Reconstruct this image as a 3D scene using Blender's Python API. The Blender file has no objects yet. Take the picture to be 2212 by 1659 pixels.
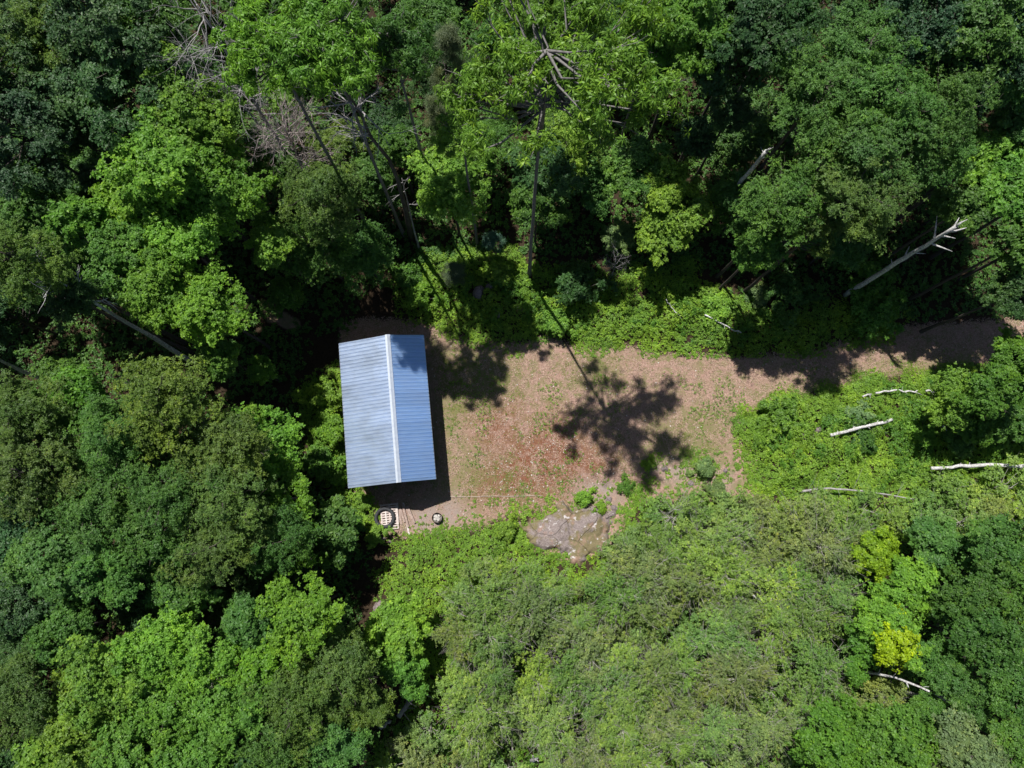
import bpy, math
import numpy as np
from mathutils import Vector

# ------------------------------------------------------------------ camera, sky, sun, exposure
SC = bpy.context.scene
COL = SC.collection
CAM_H, FPX, TILT = 45.0, 1533.0, math.radians(9.3)      # drone height, focal length in pixels of a 2212 px wide frame
cam = bpy.data.cameras.new('camera')
cam.sensor_width = 36.0
cam.lens = FPX / 2212.0 * 36.0
cam.clip_start, cam.clip_end = 0.5, 2000.0
camo = bpy.data.objects.new('camera', cam)
COL.objects.link(camo)
camo.location = (0, 0, CAM_H)
camo.rotation_euler = (TILT, 0, 0)
SC.camera = camo

SUN_EL = math.radians(63.5)
SDX, SDY = 0.479, -0.878                                 # ground direction in which shadows fall
world = bpy.data.worlds.new('World')
SC.world = world
world.use_nodes = True
wn = world.node_tree
sky = wn.nodes.new('ShaderNodeTexSky')
sky.sky_type = 'NISHITA'
sky.sun_disc = False
sky.sun_elevation = SUN_EL
sky.sun_rotation = math.atan2(-SDX, -SDY)
sky.altitude = 200
sky.ozone_density = 2.0
bg = wn.nodes['Background']
bg.inputs['Strength'].default_value = 0.05
wn.links.new(sky.outputs[0], bg.inputs[0])

sun = bpy.data.lights.new('sun', 'SUN')
sun.energy = 5.0
sun.angle = math.radians(0.53)
sun.color = (1.0, 0.965, 0.92)
suno = bpy.data.objects.new('sun', sun)
COL.objects.link(suno)
suno.rotation_euler = Vector((SDX * math.cos(SUN_EL), SDY * math.cos(SUN_EL), -math.sin(SUN_EL))).to_track_quat('-Z', 'Y').to_euler()
suno.location = (-20, 40, 80)

SC.view_settings.view_transform = 'Standard'
SC.view_settings.look = 'None'
SC.view_settings.exposure = 0.35
SC.view_settings.gamma = 1.0
SC.render.engine = 'CYCLES'
SC.cycles.max_bounces = 6
SC.cycles.diffuse_bounces = 3
SC.cycles.transmission_bounces = 4
SC.cycles.sample_clamp_indirect = 4.0

CT, ST = math.cos(TILT), math.sin(TILT)


def P(px, py, z=0.0):
    """place on the level z that lies under a spot of the 2212 x 1659 survey frame"""
    dx, dy = (px - 1106) / FPX, -(py - 829.5) / FPX
    wy, wz = CT * dy + ST, ST * dy - CT
    t = (z - CAM_H) / wz
    return np.array([t * dx, t * wy, z])


def span(px, py, z, r):
    """metres covered by r frame pixels at that place"""
    p = P(px, py, z)
    depth = p[1] * ST + (CAM_H - z) * CT
    return r * depth / FPX


# ------------------------------------------------------------------ mesh helpers
def mesh_from(name, V, quads=None, tris=None, smooth=False, attrs=None):
    V = np.asarray(V, dtype=np.float32)
    me = bpy.data.meshes.new(name)
    nq = 0 if quads is None else len(quads)
    nt = 0 if tris is None else len(tris)
    me.vertices.add(len(V))
    me.vertices.foreach_set('co', V.ravel())
    idx, starts = [], []
    if nq:
        idx.append(np.asarray(quads, dtype=np.int32).ravel())
        starts.append(np.arange(nq, dtype=np.int32) * 4)
    if nt:
        idx.append(np.asarray(tris, dtype=np.int32).ravel())
        starts.append(nq * 4 + np.arange(nt, dtype=np.int32) * 3)
    idx = np.concatenate(idx)
    starts = np.concatenate(starts)
    me.loops.add(len(idx))
    me.loops.foreach_set('vertex_index', idx)
    me.polygons.add(len(starts))
    me.polygons.foreach_set('loop_start', starts)
    if smooth:
        me.polygons.foreach_set('use_smooth', np.ones(len(starts), dtype=bool))
    if attrs:
        for k, a in attrs.items():
            at = me.attributes.new(k, 'FLOAT', 'POINT')
            at.data.foreach_set('value', np.asarray(a, dtype=np.float32))
    me.update(calc_edges=True)
    if not smooth: me.shade_flat()
    return me


def obj(name, me, mat=None, parent=None, loc=(0, 0, 0), rot=(0, 0, 0), scale=(1, 1, 1)):
    o = bpy.data.objects.new(name, me)
    COL.objects.link(o)
    o.location, o.rotation_euler, o.scale = loc, rot, scale
    if parent is not None:
        o.parent = parent
    if mat is not None and me is not None and not me.materials:
        me.materials.append(mat)
    return o


def tag(o, label=None, cat=None, group=None, kind=None):
    if label: o['label'] = label
    if cat: o['category'] = cat
    if group: o['group'] = group
    if kind: o['kind'] = kind
    return o


def empty(name, loc, rz=0.0):
    o = bpy.data.objects.new(name, None)
    COL.objects.link(o)
    o.empty_display_size = 0.3
    o.location = loc
    o.rotation_euler = (0, 0, rz)
    return o


class MB:
    """collects pieces of one mesh"""
    def __init__(s):
        s.V, s.Q, s.T, s.n = [], [], [], 0

    def add(s, V, Q=None, T=None):
        V = np.asarray(V, dtype=np.float64)
        s.V.append(V)
        if Q is not None and len(Q): s.Q.append(np.asarray(Q) + s.n)
        if T is not None and len(T): s.T.append(np.asarray(T) + s.n)
        s.n += len(V)

    def box(s, c, d, rz=0.0, R=None):
        h = np.array(d) / 2.0
        v = np.array([[x, y, z] for x in (-1, 1) for y in (-1, 1) for z in (-1, 1)]) * h
        if R is not None: v = v @ np.asarray(R).T
        if rz:
            c_, s_ = math.cos(rz), math.sin(rz)
            v = v @ np.array([[c_, -s_, 0], [s_, c_, 0], [0, 0, 1]]).T
        s.add(v + np.array(c), [[0, 1, 3, 2], [4, 6, 7, 5], [0, 4, 5, 1], [2, 3, 7, 6], [0, 2, 6, 4], [1, 5, 7, 3]])

    def tube(s, pts, radii, n=6, cap=True):
        pts = np.asarray(pts, dtype=np.float64)
        m = len(pts)
        radii = np.broadcast_to(np.asarray(radii, dtype=np.float64), (m,))
        tan = np.gradient(pts, axis=0)
        tan /= np.linalg.norm(tan, axis=1, keepdims=True) + 1e-9
        ref = np.array([0, 0, 1.0]) if abs(tan[0][2]) < 0.8 else np.array([1.0, 0, 0])
        a = np.cross(tan, ref)
        a /= np.linalg.norm(a, axis=1, keepdims=True) + 1e-9
        b = np.cross(tan, a)
        th = np.arange(n) * 2 * math.pi / n
        V = (pts[:, None, :] + radii[:, None, None] * (np.cos(th)[None, :, None] * a[:, None, :] + np.sin(th)[None, :, None] * b[:, None, :])).reshape(-1, 3)
        Q = []
        for i in range(m - 1):
            for k in range(n):
                k2 = (k + 1) % n
                Q.append([i * n + k, (i + 1) * n + k, (i + 1) * n + k2, i * n + k2])
        T = []
        if cap:
            V = np.vstack([V, pts[0], pts[-1]])
            c0, c1 = m * n, m * n + 1
            for k in range(n):
                k2 = (k + 1) % n
                T.append([c0, k, k2])
                T.append([c1, (m - 1) * n + k2, (m - 1) * n + k])
        s.add(V, Q, T)

    def mesh(s, name, smooth=False):
        V = np.vstack(s.V)
        Q = np.vstack(s.Q) if s.Q else None
        T = np.vstack(s.T) if s.T else None
        return mesh_from(name, V, Q, T, smooth)


def unit(v):
    return v / (np.linalg.norm(v, axis=-1, keepdims=True) + 1e-9)


def vnoise(X, Y, seed=0):
    """smooth value noise on arrays"""
    xi, yi = np.floor(X).astype(np.int64), np.floor(Y).astype(np.int64)
    fx, fy = X - xi, Y - yi
    fx, fy = fx * fx * (3 - 2 * fx), fy * fy * (3 - 2 * fy)

    def h(a, b):
        n = (a * 374761393 + b * 668265263 + seed * 974711) & 0xffffffff
        n = ((n ^ (n >> 13)) * 1274126177) & 0xffffffff
        return ((n ^ (n >> 16)) & 0xffff) / 65535.0
    return (h(xi, yi) * (1 - fx) + h(xi + 1, yi) * fx) * (1 - fy) + (h(xi, yi + 1) * (1 - fx) + h(xi + 1, yi + 1) * fx) * fy


def sdf(poly, X, Y):
    """signed distance, negative inside"""
    poly = np.asarray(poly)
    d = np.full(X.shape, 1e9)
    inside = np.zeros(X.shape, dtype=bool)
    for i in range(len(poly)):
        ax, ay = poly[i]
        bx, by = poly[(i + 1) % len(poly)]
        ex, ey = bx - ax, by - ay
        t = np.clip(((X - ax) * ex + (Y - ay) * ey) / (ex * ex + ey * ey + 1e-9), 0, 1)
        d = np.minimum(d, np.hypot(X - ax - t * ex, Y - ay - t * ey))
        c = (ay > Y) != (by > Y)
        xs = ax + (Y - ay) / (by - ay + 1e-12) * ex
        inside ^= c & (X < xs)
    return np.where(inside, -d, d)


def ground_poly(px):
    return np.array([P(x, y, 0)[:2] for x, y in px])


# ------------------------------------------------------------------ materials
class NT:
    def __init__(s, name):
        s.m = bpy.data.materials.new(name)
        s.m.use_nodes = True
        s.t = s.m.node_tree
        s.t.nodes.clear()
        s.out = s.t.nodes.new('ShaderNodeOutputMaterial')

    def n(s, typ, **kw):
        nd = s.t.nodes.new('ShaderNode' + typ)
        for k, v in kw.items():
            if k.startswith('i_'):
                key = k[2:]
                nd.inputs[int(key) if key.isdigit() else key.replace('_', ' ')].default_value = v
            else:
                setattr(nd, k, v)
        return nd

    def l(s, a, b):
        s.t.links.new(a, b)

    def noise(s, scale, detail=4, rough=0.6, vec=None):
        nd = s.n('TexNoise')
        nd.inputs['Scale'].default_value = scale
        nd.inputs['Detail'].default_value = detail
        nd.inputs['Roughness'].default_value = rough
        if vec is not None: s.l(vec, nd.inputs['Vector'])
        return nd.outputs['Fac']

    def ramp(s, fac, stops):
        nd = s.n('ValToRGB')
        e = nd.color_ramp.elements
        while len(e) < len(stops): e.new(0.5)
        for el, (p, c) in zip(e, stops):
            el.position = p
            el.color = (c, c, c, 1) if isinstance(c, (int, float)) else (*c, 1)
        s.l(fac, nd.inputs[0])
        return nd.outputs[0]

    def mix(s, fac, a, b, mode='MIX'):
        nd = s.n('MixRGB', blend_type=mode)
        for i, v in ((0, fac), (1, a), (2, b)):
            if isinstance(v, (int, float)):
                nd.inputs[i].default_value = v if i == 0 else (v, v, v, 1)
            elif isinstance(v, tuple):
                nd.inputs[i].default_value = (*v, 1)
            else:
                s.l(v, nd.inputs[i])
        return nd.outputs[0]

    def attr(s, name):
        nd = s.n('Attribute')
        nd.attribute_name = name
        return nd.outputs['Fac']

    def coord(s, which='Object'):
        return s.n('TexCoord').outputs[which]

    def bump(s, h, strength=0.5, dist=0.05):
        nd = s.n('Bump')
        nd.inputs['Strength'].default_value = strength
        nd.inputs['Distance'].default_value = dist
        s.l(h, nd.inputs['Height'])
        return nd.outputs[0]

    def bsdf(s, col, rough=0.8, metal=0.0, normal=None, spec=0.3):
        b = s.n('BsdfPrincipled')
        for k, v in (('Base Color', col), ('Roughness', rough), ('Metallic', metal), ('Specular IOR Level', spec)):
            if isinstance(v, tuple): b.inputs[k].default_value = (*v, 1)
            elif isinstance(v, (int, float)): b.inputs[k].default_value = v
            else: s.l(v, b.inputs[k])
        if normal is not None: s.l(normal, b.inputs['Normal'])
        return b

    def done(s, sh):
        s.l(sh.outputs[0] if hasattr(sh, 'outputs') else sh, s.out.inputs[0])
        return s.m


def leaf_material(name, transl=0.38, spec=0.35, rough=0.5):
    k = NT(name)
    base = k.n('ObjectInfo').outputs['Color']
    lv = k.attr('lv')
    v = k.ramp(lv, [(0.0, 0.60), (0.5, 0.95), (1.0, 1.40)])
    c = k.mix(1.0, base, v, 'MULTIPLY')
    drift = k.noise(0.55, 3, 0.6, k.coord('Object'))
    c = k.mix(1.0, c, k.ramp(drift, [(0.3, (0.74, 0.82, 0.95)), (0.5, (1.0, 1.0, 1.0)), (0.7, (1.32, 1.2, 0.95))]), 'MULTIPLY')
    yel = k.mix(1.0, c, (1.5, 1.12, 0.75), 'MULTIPLY')
    c = k.mix(k.ramp(lv, [(0.72, 0.0), (1.0, 0.7)]), c, yel)
    p = k.bsdf(c, rough, 0.0, None, spec)
    tr = k.n('BsdfTranslucent')
    k.l(k.mix(1.0, c, (1.25, 1.25, 0.55), 'MULTIPLY'), tr.inputs[0])
    ms = k.n('MixShader')
    ms.inputs[0].default_value = transl
    k.l(p.outputs[0], ms.inputs[1])
    k.l(tr.outputs[0], ms.inputs[2])
    return k.done(ms)


M = {}
M['leaf'] = leaf_material('foliage')
M['leaf_gloss'] = leaf_material('glossy_foliage', 0.35, 0.4, 0.5)


def bark_material(name, dark, light, scale=6.0):
    k = NT(name)
    co = k.coord('Object')
    mp = k.n('Mapping')
    mp.inputs['Scale'].default_value = (1, 1, 0.25)
    k.l(co, mp.inputs[0])
    f = k.noise(scale, 5, 0.7, mp.outputs[0])
    c = k.mix(k.ramp(f, [(0.3, 0.0), (0.7, 1.0)]), dark, light)
    return k.done(k.bsdf(c, 0.9, 0, k.bump(f, 0.6, 0.04), 0.15))


M['bark'] = bark_material('grey_brown_bark', (0.035, 0.030, 0.026), (0.12, 0.105, 0.092))
M['twig'] = bark_material('pale_twig_bark', (0.24, 0.225, 0.20), (0.50, 0.47, 0.43))
M['limb'] = bark_material('grey_limb_bark', (0.085, 0.08, 0.078), (0.25, 0.235, 0.225))
M['deadwood'] = bark_material('weathered_deadwood', (0.16, 0.15, 0.15), (0.46, 0.44, 0.43), 5)
M['deadtwig'] = bark_material('grey_brown_dead_twigs', (0.30, 0.245, 0.23), (0.54, 0.46, 0.43), 5)


def birch_material():
    k = NT('birch_bark')
    co = k.coord('Generated')
    f = k.noise(9, 4, 0.65, k.coord('Object'))
    g = k.noise(23, 3, 0.7, k.coord('Object'))
    c = k.mix(k.ramp(f, [(0.35, 0.0), (0.62, 1.0)]), (0.30, 0.285, 0.27), (0.70, 0.69, 0.68))
    c = k.mix(k.ramp(g, [(0.56, 0.0), (0.64, 1.0)]), c, (0.07, 0.06, 0.055))
    return k.done(k.bsdf(c, 0.75, 0, k.bump(f, 0.4, 0.03), 0.25))


M['birch'] = birch_material()


def ground_material():
    k = NT('ground_soil_and_dry_grass')
    co = k.coord('Object')
    clear, red, bare = k.attr('clear'), k.attr('red'), k.attr('bare')
    big = k.noise(0.35, 4, 0.6, co)
    mid = k.noise(1.7, 5, 0.65, co)
    fine = k.noise(9.0, 5, 0.75, co)
    vfine = k.noise(34.0, 3, 0.7, co)
    straw = k.mix(k.ramp(fine, [(0.3, 0.0), (0.7, 1.0)]), (0.18, 0.105, 0.078), (0.47, 0.318, 0.255))
    green = k.mix(k.ramp(vfine, [(0.3, 0.0), (0.7, 1.0)]), (0.07, 0.095, 0.025), (0.20, 0.22, 0.07))
    gm = k.mix(0.5, k.ramp(mid, [(0.44, 0.0), (0.58, 1.0)]), k.ramp(big, [(0.40, 0.0), (0.55, 1.0)]), 'MULTIPLY')
    gm2 = k.mix(1.0, k.mix(k.attr('lush'), gm, 0.95), k.ramp(fine, [(0.35, 0.25), (0.6, 1.0)]), 'MULTIPLY')
    c = k.mix(gm2, straw, green)
    redc = k.mix(k.ramp(fine, [(0.3, 0.0), (0.7, 1.0)]), (0.10, 0.035, 0.02), (0.27, 0.125, 0.075))
    c = k.mix(k.mix(1.0, red, k.ramp(mid, [(0.34, 0.1), (0.54, 1.0)]), 'MULTIPLY'), c, redc)
    grav = k.mix(k.ramp(vfine, [(0.3, 0.0), (0.72, 1.0)]), (0.18, 0.135, 0.115), (0.43, 0.35, 0.31))
    c = k.mix(k.mix(1.0, bare, k.ramp(mid, [(0.3, 0.2), (0.55, 1.0)]), 'MULTIPLY'), c, grav)
    c = k.mix(k.ramp(vfine, [(0.70, 0.0), (0.78, 0.55)]), c, (0.55, 0.46, 0.38))
    litter = k.mix(k.ramp(fine, [(0.3, 0.0), (0.7, 1.0)]), (0.018, 0.013, 0.008), (0.07, 0.048, 0.030))
    edge = k.n('Math', operation='ADD')
    k.l(clear, edge.inputs[0])
    sc = k.n('Math', operation='MULTIPLY_ADD')
    k.l(mid, sc.inputs[0]); sc.inputs[1].default_value = 0.9; sc.inputs[2].default_value = -0.45
    k.l(sc.outputs[0], edge.inputs[1])
    c = k.mix(k.ramp(edge.outputs[0], [(0.4, 0.0), (0.6, 1.0)]), litter, c)
    h = k.mix(0.5, fine, vfine)
    return k.done(k.bsdf(c, 0.95, 0, k.bump(h, 0.9, 0.06), 0.1))


M['ground'] = ground_material()


def blade_material():
    k = NT('grass_blades')
    lv = k.attr('lv')
    c = k.ramp(lv, [(0.0, (0.33, 0.212, 0.158)), (0.35, (0.50, 0.368, 0.295)), (0.55, (0.22, 0.095, 0.055)), (0.68, (0.24, 0.21, 0.07)), (0.85, (0.13, 0.17, 0.035)), (1.0, (0.11, 0.20, 0.03))])
    p = k.bsdf(c, 0.8, 0, None, 0.15)
    return k.done(p)


M['blade'] = blade_material()


def rock_material(name, base, light, lichen_amt=0.55, moss=True):
    k = NT(name)
    co = k.coord('Object')
    f = k.noise(2.2, 6, 0.7, co)
    g = k.noise(12, 5, 0.7, co)
    c = k.mix(k.ramp(g, [(0.3, 0.0), (0.7, 1.0)]), base, light)
    if moss:
        m = k.noise(0.9, 4, 0.6, co)
        c = k.mix(k.ramp(m, [(0.47, 0.0), (0.56, 0.85)]), c, k.mix(g, (0.12, 0.10, 0.045), (0.20, 0.17, 0.075)))
        n2 = k.noise(1.5, 4, 0.6, k.coord('Object'))
        c = k.mix(k.ramp(n2, [(0.56, 0.0), (0.66, 0.8)]), c, k.mix(g, (0.19, 0.115, 0.085), (0.36, 0.24, 0.19)))
    c = k.mix(k.ramp(f, [(lichen_amt, 0.0), (lichen_amt + 0.05, 1.0)]), c, (0.50, 0.46, 0.45))
    vo = k.n('TexVoronoi', feature='DISTANCE_TO_EDGE')
    vo.inputs['Scale'].default_value = 0.7
    wob = k.mix(0.25, co, k.n('TexNoise', i_Scale=2.0).outputs['Color'])
    k.l(wob, vo.inputs['Vector'])
    crack = k.ramp(vo.outputs['Distance'], [(0.0, 0.0), (0.02, 1.0)])
    c = k.mix(crack, k.mix(0.35, c, (0.05, 0.04, 0.03)), c)
    return k.done(k.bsdf(c, 0.92, 0, k.bump(k.mix(0.5, g, crack), 0.9, 0.07), 0.15))


M['rock'] = rock_material('lichen_covered_bedrock', (0.13, 0.10, 0.092), (0.32, 0.27, 0.255), 0.585)
M['boulder'] = rock_material('grey_pink_boulder', (0.11, 0.085, 0.085), (0.34, 0.28, 0.27), 0.64, False)
M['ash_stone'] = rock_material('pale_ash_stone', (0.45, 0.42, 0.38), (0.72, 0.69, 0.64), 0.6, False)


def metal_roof_material(name, ca, cb, grey, amt):
    k = NT(name)
    co = k.coord('Object')
    mp = k.n('Mapping')
    mp.inputs['Scale'].default_value = (0.6, 5.0, 1.0)
    k.l(co, mp.inputs[0])
    oi = k.n('ObjectInfo')
    sh = k.n('VectorMath', operation='ADD')
    rv = k.n('CombineXYZ')
    rm = k.n('Math', operation='MULTIPLY')
    k.l(oi.outputs['Random'], rm.inputs[0])
    rm.inputs[1].default_value = 40.0
    k.l(rm.outputs[0], rv.inputs[0])
    k.l(rm.outputs[0], rv.inputs[1])
    k.l(co, sh.inputs[0])
    k.l(rv.outputs[0], sh.inputs[1])
    co = sh.outputs[0]
    k.l(co, mp.inputs[0])
    st = k.noise(2.4, 5, 0.7, mp.outputs[0])
    bl = k.noise(0.7, 4, 0.6, co)
    sp = k.noise(14, 4, 0.8, co)
    c = k.mix(k.ramp(st, [(0.3, 0.0), (0.7, 1.0)]), ca, cb)
    c = k.mix(k.ramp(sp, [(0.66, 0.0), (0.75, 0.4)]), c, (0.78, 0.84, 0.92))
    c = k.mix(k.ramp(bl, [(0.42, 0.0), (0.66, amt)]), c, grey)
    c = k.mix(1.0, c, k.ramp(oi.outputs['Random'], [(0.0, 0.90), (1.0, 1.08)]), 'MULTIPLY')
    return k.done(k.bsdf(c, k.ramp(st, [(0.3, 0.33), (0.7, 0.38)]), 0.80, None, 0.5))


M['roof'] = metal_roof_material('blue_steel_roofing', (0.38, 0.60, 0.96), (0.48, 0.69, 1.0), (0.44, 0.60, 0.88), 0.5)
M['roof_glare'] = metal_roof_material('glare_greyed_blue_steel_roofing', (0.46, 0.58, 0.80), (0.60, 0.71, 0.90), (0.40, 0.47, 0.58), 0.55)  # west slope's sun glare put into a greyer base colour; blotches are weathering


def simple(name, dark, light, scale=8, rough=0.85, metal=0.0, spec=0.25, b=0.3):
    k = NT(name)
    f = k.noise(scale, 5, 0.7, k.coord('Object'))
    c = k.mix(k.ramp(f, [(0.3, 0.0), (0.7, 1.0)]), dark, light)
    return k.done(k.bsdf(c, rough, metal, k.bump(f, b, 0.02), spec))


M['flash'] = simple('pale_steel_flashing', (0.55, 0.62, 0.74), (0.74, 0.80, 0.88), 5, 0.4, 0.5, 0.5, 0.05)
M['wall'] = simple('dark_stained_siding', (0.05, 0.035, 0.028), (0.11, 0.08, 0.06), 5)
M['trim'] = simple('grey_trim_board', (0.25, 0.26, 0.28), (0.40, 0.42, 0.45), 6)
M['door'] = simple('brown_door_paint', (0.10, 0.065, 0.045), (0.14, 0.09, 0.065), 5)
M['tyre'] = simple('weathered_black_rubber', (0.016, 0.017, 0.020), (0.050, 0.052, 0.060), 10, 0.75, 0, 0.4)
M['pallet'] = simple('bleached_pallet_wood', (0.40, 0.32, 0.29), (0.66, 0.58, 0.54), 9)
M['lumber'] = simple('brown_weathered_lumber', (0.20, 0.145, 0.12), (0.42, 0.32, 0.275), 9)
M['lumber_pale'] = simple('pale_weathered_lumber', (0.48, 0.43, 0.40), (0.70, 0.65, 0.62), 9)
M['rust'] = simple('scorched_steel', (0.018, 0.014, 0.012), (0.07, 0.045, 0.035), 12, 0.8, 0.3)
M['rope'] = simple('pale_rope', (0.50, 0.42, 0.36), (0.66, 0.58, 0.50), 20)
M['charcoal'] = simple('ash_and_charcoal', (0.05, 0.045, 0.04), (0.40, 0.37, 0.34), 14)

# ------------------------------------------------------------------ zones on the ground
CLEAR = ground_poly([(735, 705), (800, 690), (900, 698), (955, 712), (1000, 732), (1080, 742), (1130, 742), (1180, 730), (1240, 748), (1300, 742), (1360, 752), (1420, 768),
                     (1500, 768), (1580, 774), (1680, 768), (1780, 752), (1880, 728), (1960, 705), (2060, 700), (2212, 690), (2420, 660), (2420, 740), (2212, 765), (2100, 790),
                     (1980, 803), (1900, 815), (1800, 838), (1710, 855), (1645, 878), (1602, 892), (1590, 930), (1560, 960), (1500, 985), (1560, 1020), (1540, 1055), (1440, 1035), (1350, 1020),
                     (1335, 1060), (1290, 1095), (1235, 1085), (1160, 1100), (1080, 1120), (1040, 1135), (960, 1158), (880, 1163), (830, 1150), (800, 1110), (775, 1062), (760, 900), (735, 760)])
RED = [ground_poly([(1090, 940), (1200, 900), (1330, 990), (1330, 1040), (1230, 1060), (1120, 1090), (1030, 1070), (1060, 1000)]),
       ground_poly([(1030, 900), (1110, 880), (1130, 960), (1050, 980)])]
BARE = [ground_poly([(1250, 1035), (1330, 1030), (1340, 1080), (1290, 1100), (1240, 1080)]), ground_poly([(1380, 1000), (1500, 995), (1580, 1030), (1560, 1062), (1440, 1035)]),
        ground_poly([(890, 1095), (990, 1070), (1010, 1120), (940, 1160), (870, 1150)])]
SOIL = [ground_poly([(550, 640), (600, 660), (660, 700), (640, 725), (580, 700)]), ground_poly([(1300, 1010), (1400, 1000), (1500, 985), (1590, 930), (1640, 960), (1640, 1090), (1560, 1100), (1440, 1085), (1380, 1090), (1350, 1150), (1300, 1200), (1240, 1225), (1150, 1190), (1130, 1130)])]
LUSH = [ground_poly([(940, 750), (1110, 760), (1120, 850), (1000, 900), (950, 1000), (1000, 1080), (960, 1080), (945, 900)]),
        ground_poly([(1000, 960), (1130, 1020), (1190, 1060), (1000, 1080), (970, 1030)]), ground_poly([(1260, 750), (1330, 760), (1330, 830), (1240, 820)]),
        ground_poly([(1420, 900), (1560, 900), (1540, 980), (1400, 990)]), ground_poly([(1660, 850), (1900, 805), (2080, 770), (2100, 800), (1900, 830), (1700, 870)])]


def shapes_mask(polys, X, Y, soft=0.8):
    m = np.zeros(X.shape)
    for p in polys:
        m = np.maximum(m, np.clip(0.5 - sdf(p, X, Y) / (2 * soft), 0, 1))
    return m


def gheight(X, Y):
    X, Y = np.asarray(X, dtype=float), np.asarray(Y, dtype=float)
    s = np.clip((sdf(CLEAR, X, Y) - 0.3) / 4.0, 0, 1)
    n = vnoise(X * 0.35, Y * 0.35, 3) * 0.5 + vnoise(X * 1.1, Y * 1.1, 5) * 0.18
    return n * s * 0.8


def gz(x, y):
    return float(gheight(np.array([x]), np.array([y]))[0])


def build_ground():
    inner = np.arange(-46, 46.01, 0.4)
    outer = np.array([60, 90, 150, 300, 900.0])
    xs = np.concatenate([-outer[::-1], inner, outer])
    ys = np.concatenate([-outer[::-1], np.arange(-30, 52.01, 0.4), outer + 10])
    X, Y = np.meshgrid(xs, ys, indexing='xy')
    Z = gheight(X, Y)
    V = np.stack([X, Y, Z], -1).reshape(-1, 3)
    ny, nx = X.shape
    i = np.arange(ny - 1)[:, None] * nx + np.arange(nx - 1)[None, :]
    Q = np.stack([i, i + 1, i + nx + 1, i + nx], -1).reshape(-1, 4)
    d = sdf(CLEAR, X, Y)
    clear = np.maximum(np.clip(0.5 - d / 1.2, 0, 1), 0.8 * shapes_mask(BARE + SOIL, X, Y, 0.4))
    at = {'clear': clear.ravel(), 'red': shapes_mask(RED, X, Y, 1.4).ravel(), 'bare': shapes_mask(BARE, X, Y, 0.6).ravel(), 'lush': shapes_mask(LUSH, X, Y, 1.0).ravel()}
    tag(obj('ground', mesh_from('ground', V, Q, None, True, at), M['ground']), 'dry tan grass clearing with dark forest floor around it', kind='structure')


build_ground()


# ------------------------------------------------------------------ foliage generators
def leaf_cloud(pos, out, m, L, W, droop, rng, upw=0.7):
    """m leaves spread star-like round each twig tip; returns vertices (N,4,3) and one value per leaf"""
    N = len(pos)
    nrm = unit(out * 0.6 + np.array([0, 0, upw]) + rng.normal(0, 0.28, (N, 3)))
    ref = unit(rng.normal(0, 1, (N, 3)))
    t1 = unit(np.cross(nrm, ref))
    t2 = np.cross(nrm, t1)
    a = (np.arange(m)[None, :] * (2 * math.pi / m) + rng.uniform(0, 6.28, (N, 1)) + rng.normal(0, 0.3, (N, m)))[..., None]
    d = np.cos(a) * t1[:, None] + np.sin(a) * t2[:, None] + nrm[:, None] * rng.normal(0.1, 0.25, (N, m, 1))
    d[..., 2] -= droop
    d = unit(d)
    n2 = unit(nrm[:, None] + rng.normal(0, 0.35, (N, m, 3)))
    side = unit(np.cross(n2, d))
    s = rng.uniform(0.65, 1.3, (N, m, 1))
    p = pos[:, None] + d * (0.12 * L) * rng.uniform(0, 1, (N, m, 1))
    mid = p + d * (0.5 * L) * s
    tip = p + d * L * s
    tip[..., 2] -= (0.15 + droop * 0.4) * L
    Vv = np.stack([p, mid + side * (W / 2) * s, tip, mid - side * (W / 2) * s], 2).reshape(-1, 4, 3)
    tw = rng.uniform(0, 1, (N, 1))
    lv = np.clip(0.55 * tw + 0.45 * rng.uniform(0, 1, (N, m)), 0, 1).reshape(-1)
    return Vv, lv


def leaf_mesh(name, clouds):
    V = np.concatenate([c[0] for c in clouds])
    lv = np.concatenate([c[1] for c in clouds])
    n = len(V)
    return mesh_from(name, V.reshape(-1, 3), np.arange(n * 4).reshape(-1, 4), None, False, {'lv': np.repeat(lv, 4)})


KIND = {  # clumps, clump radius share, twigs per clump, leaves per twig, leaf length, leaf width, droop, height share
    'maple': dict(nc=74, rc=(0.13, 0.25), tw=56, m=6, L=0.145, W=0.095, droop=0.22, hz=1.0, bough=11),
    'oak': dict(nc=90, rc=(0.12, 0.22), tw=58, m=5, L=0.15, W=0.095, droop=0.1, hz=0.95),
    'fine': dict(nc=100, rc=(0.11, 0.21), tw=60, m=5, L=0.112, W=0.06, droop=0.1, hz=0.95, bough=14),
    'ash': dict(nc=76, rc=(0.09, 0.17), tw=30, m=8, L=0.24, W=0.065, droop=0.5, hz=0.85, bough=8),
    'airy': dict(nc=64, rc=(0.13, 0.26), tw=29, m=5, L=0.115, W=0.068, droop=0.1, hz=0.8, bough=9),
    'sapling': dict(nc=26, rc=(0.20, 0.36), tw=30, m=5, L=0.12, W=0.075, droop=0.1, hz=0.8),
    'shrub': dict(nc=26, rc=(0.15, 0.33), tw=36, m=6, L=0.125, W=0.08, droop=0.2, hz=0.6, bough=6),
    'pine': dict(nc=34, rc=(0.14, 0.24), tw=70, m=8, L=0.16, W=0.014, droop=-0.1, hz=1.4),
}


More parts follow.
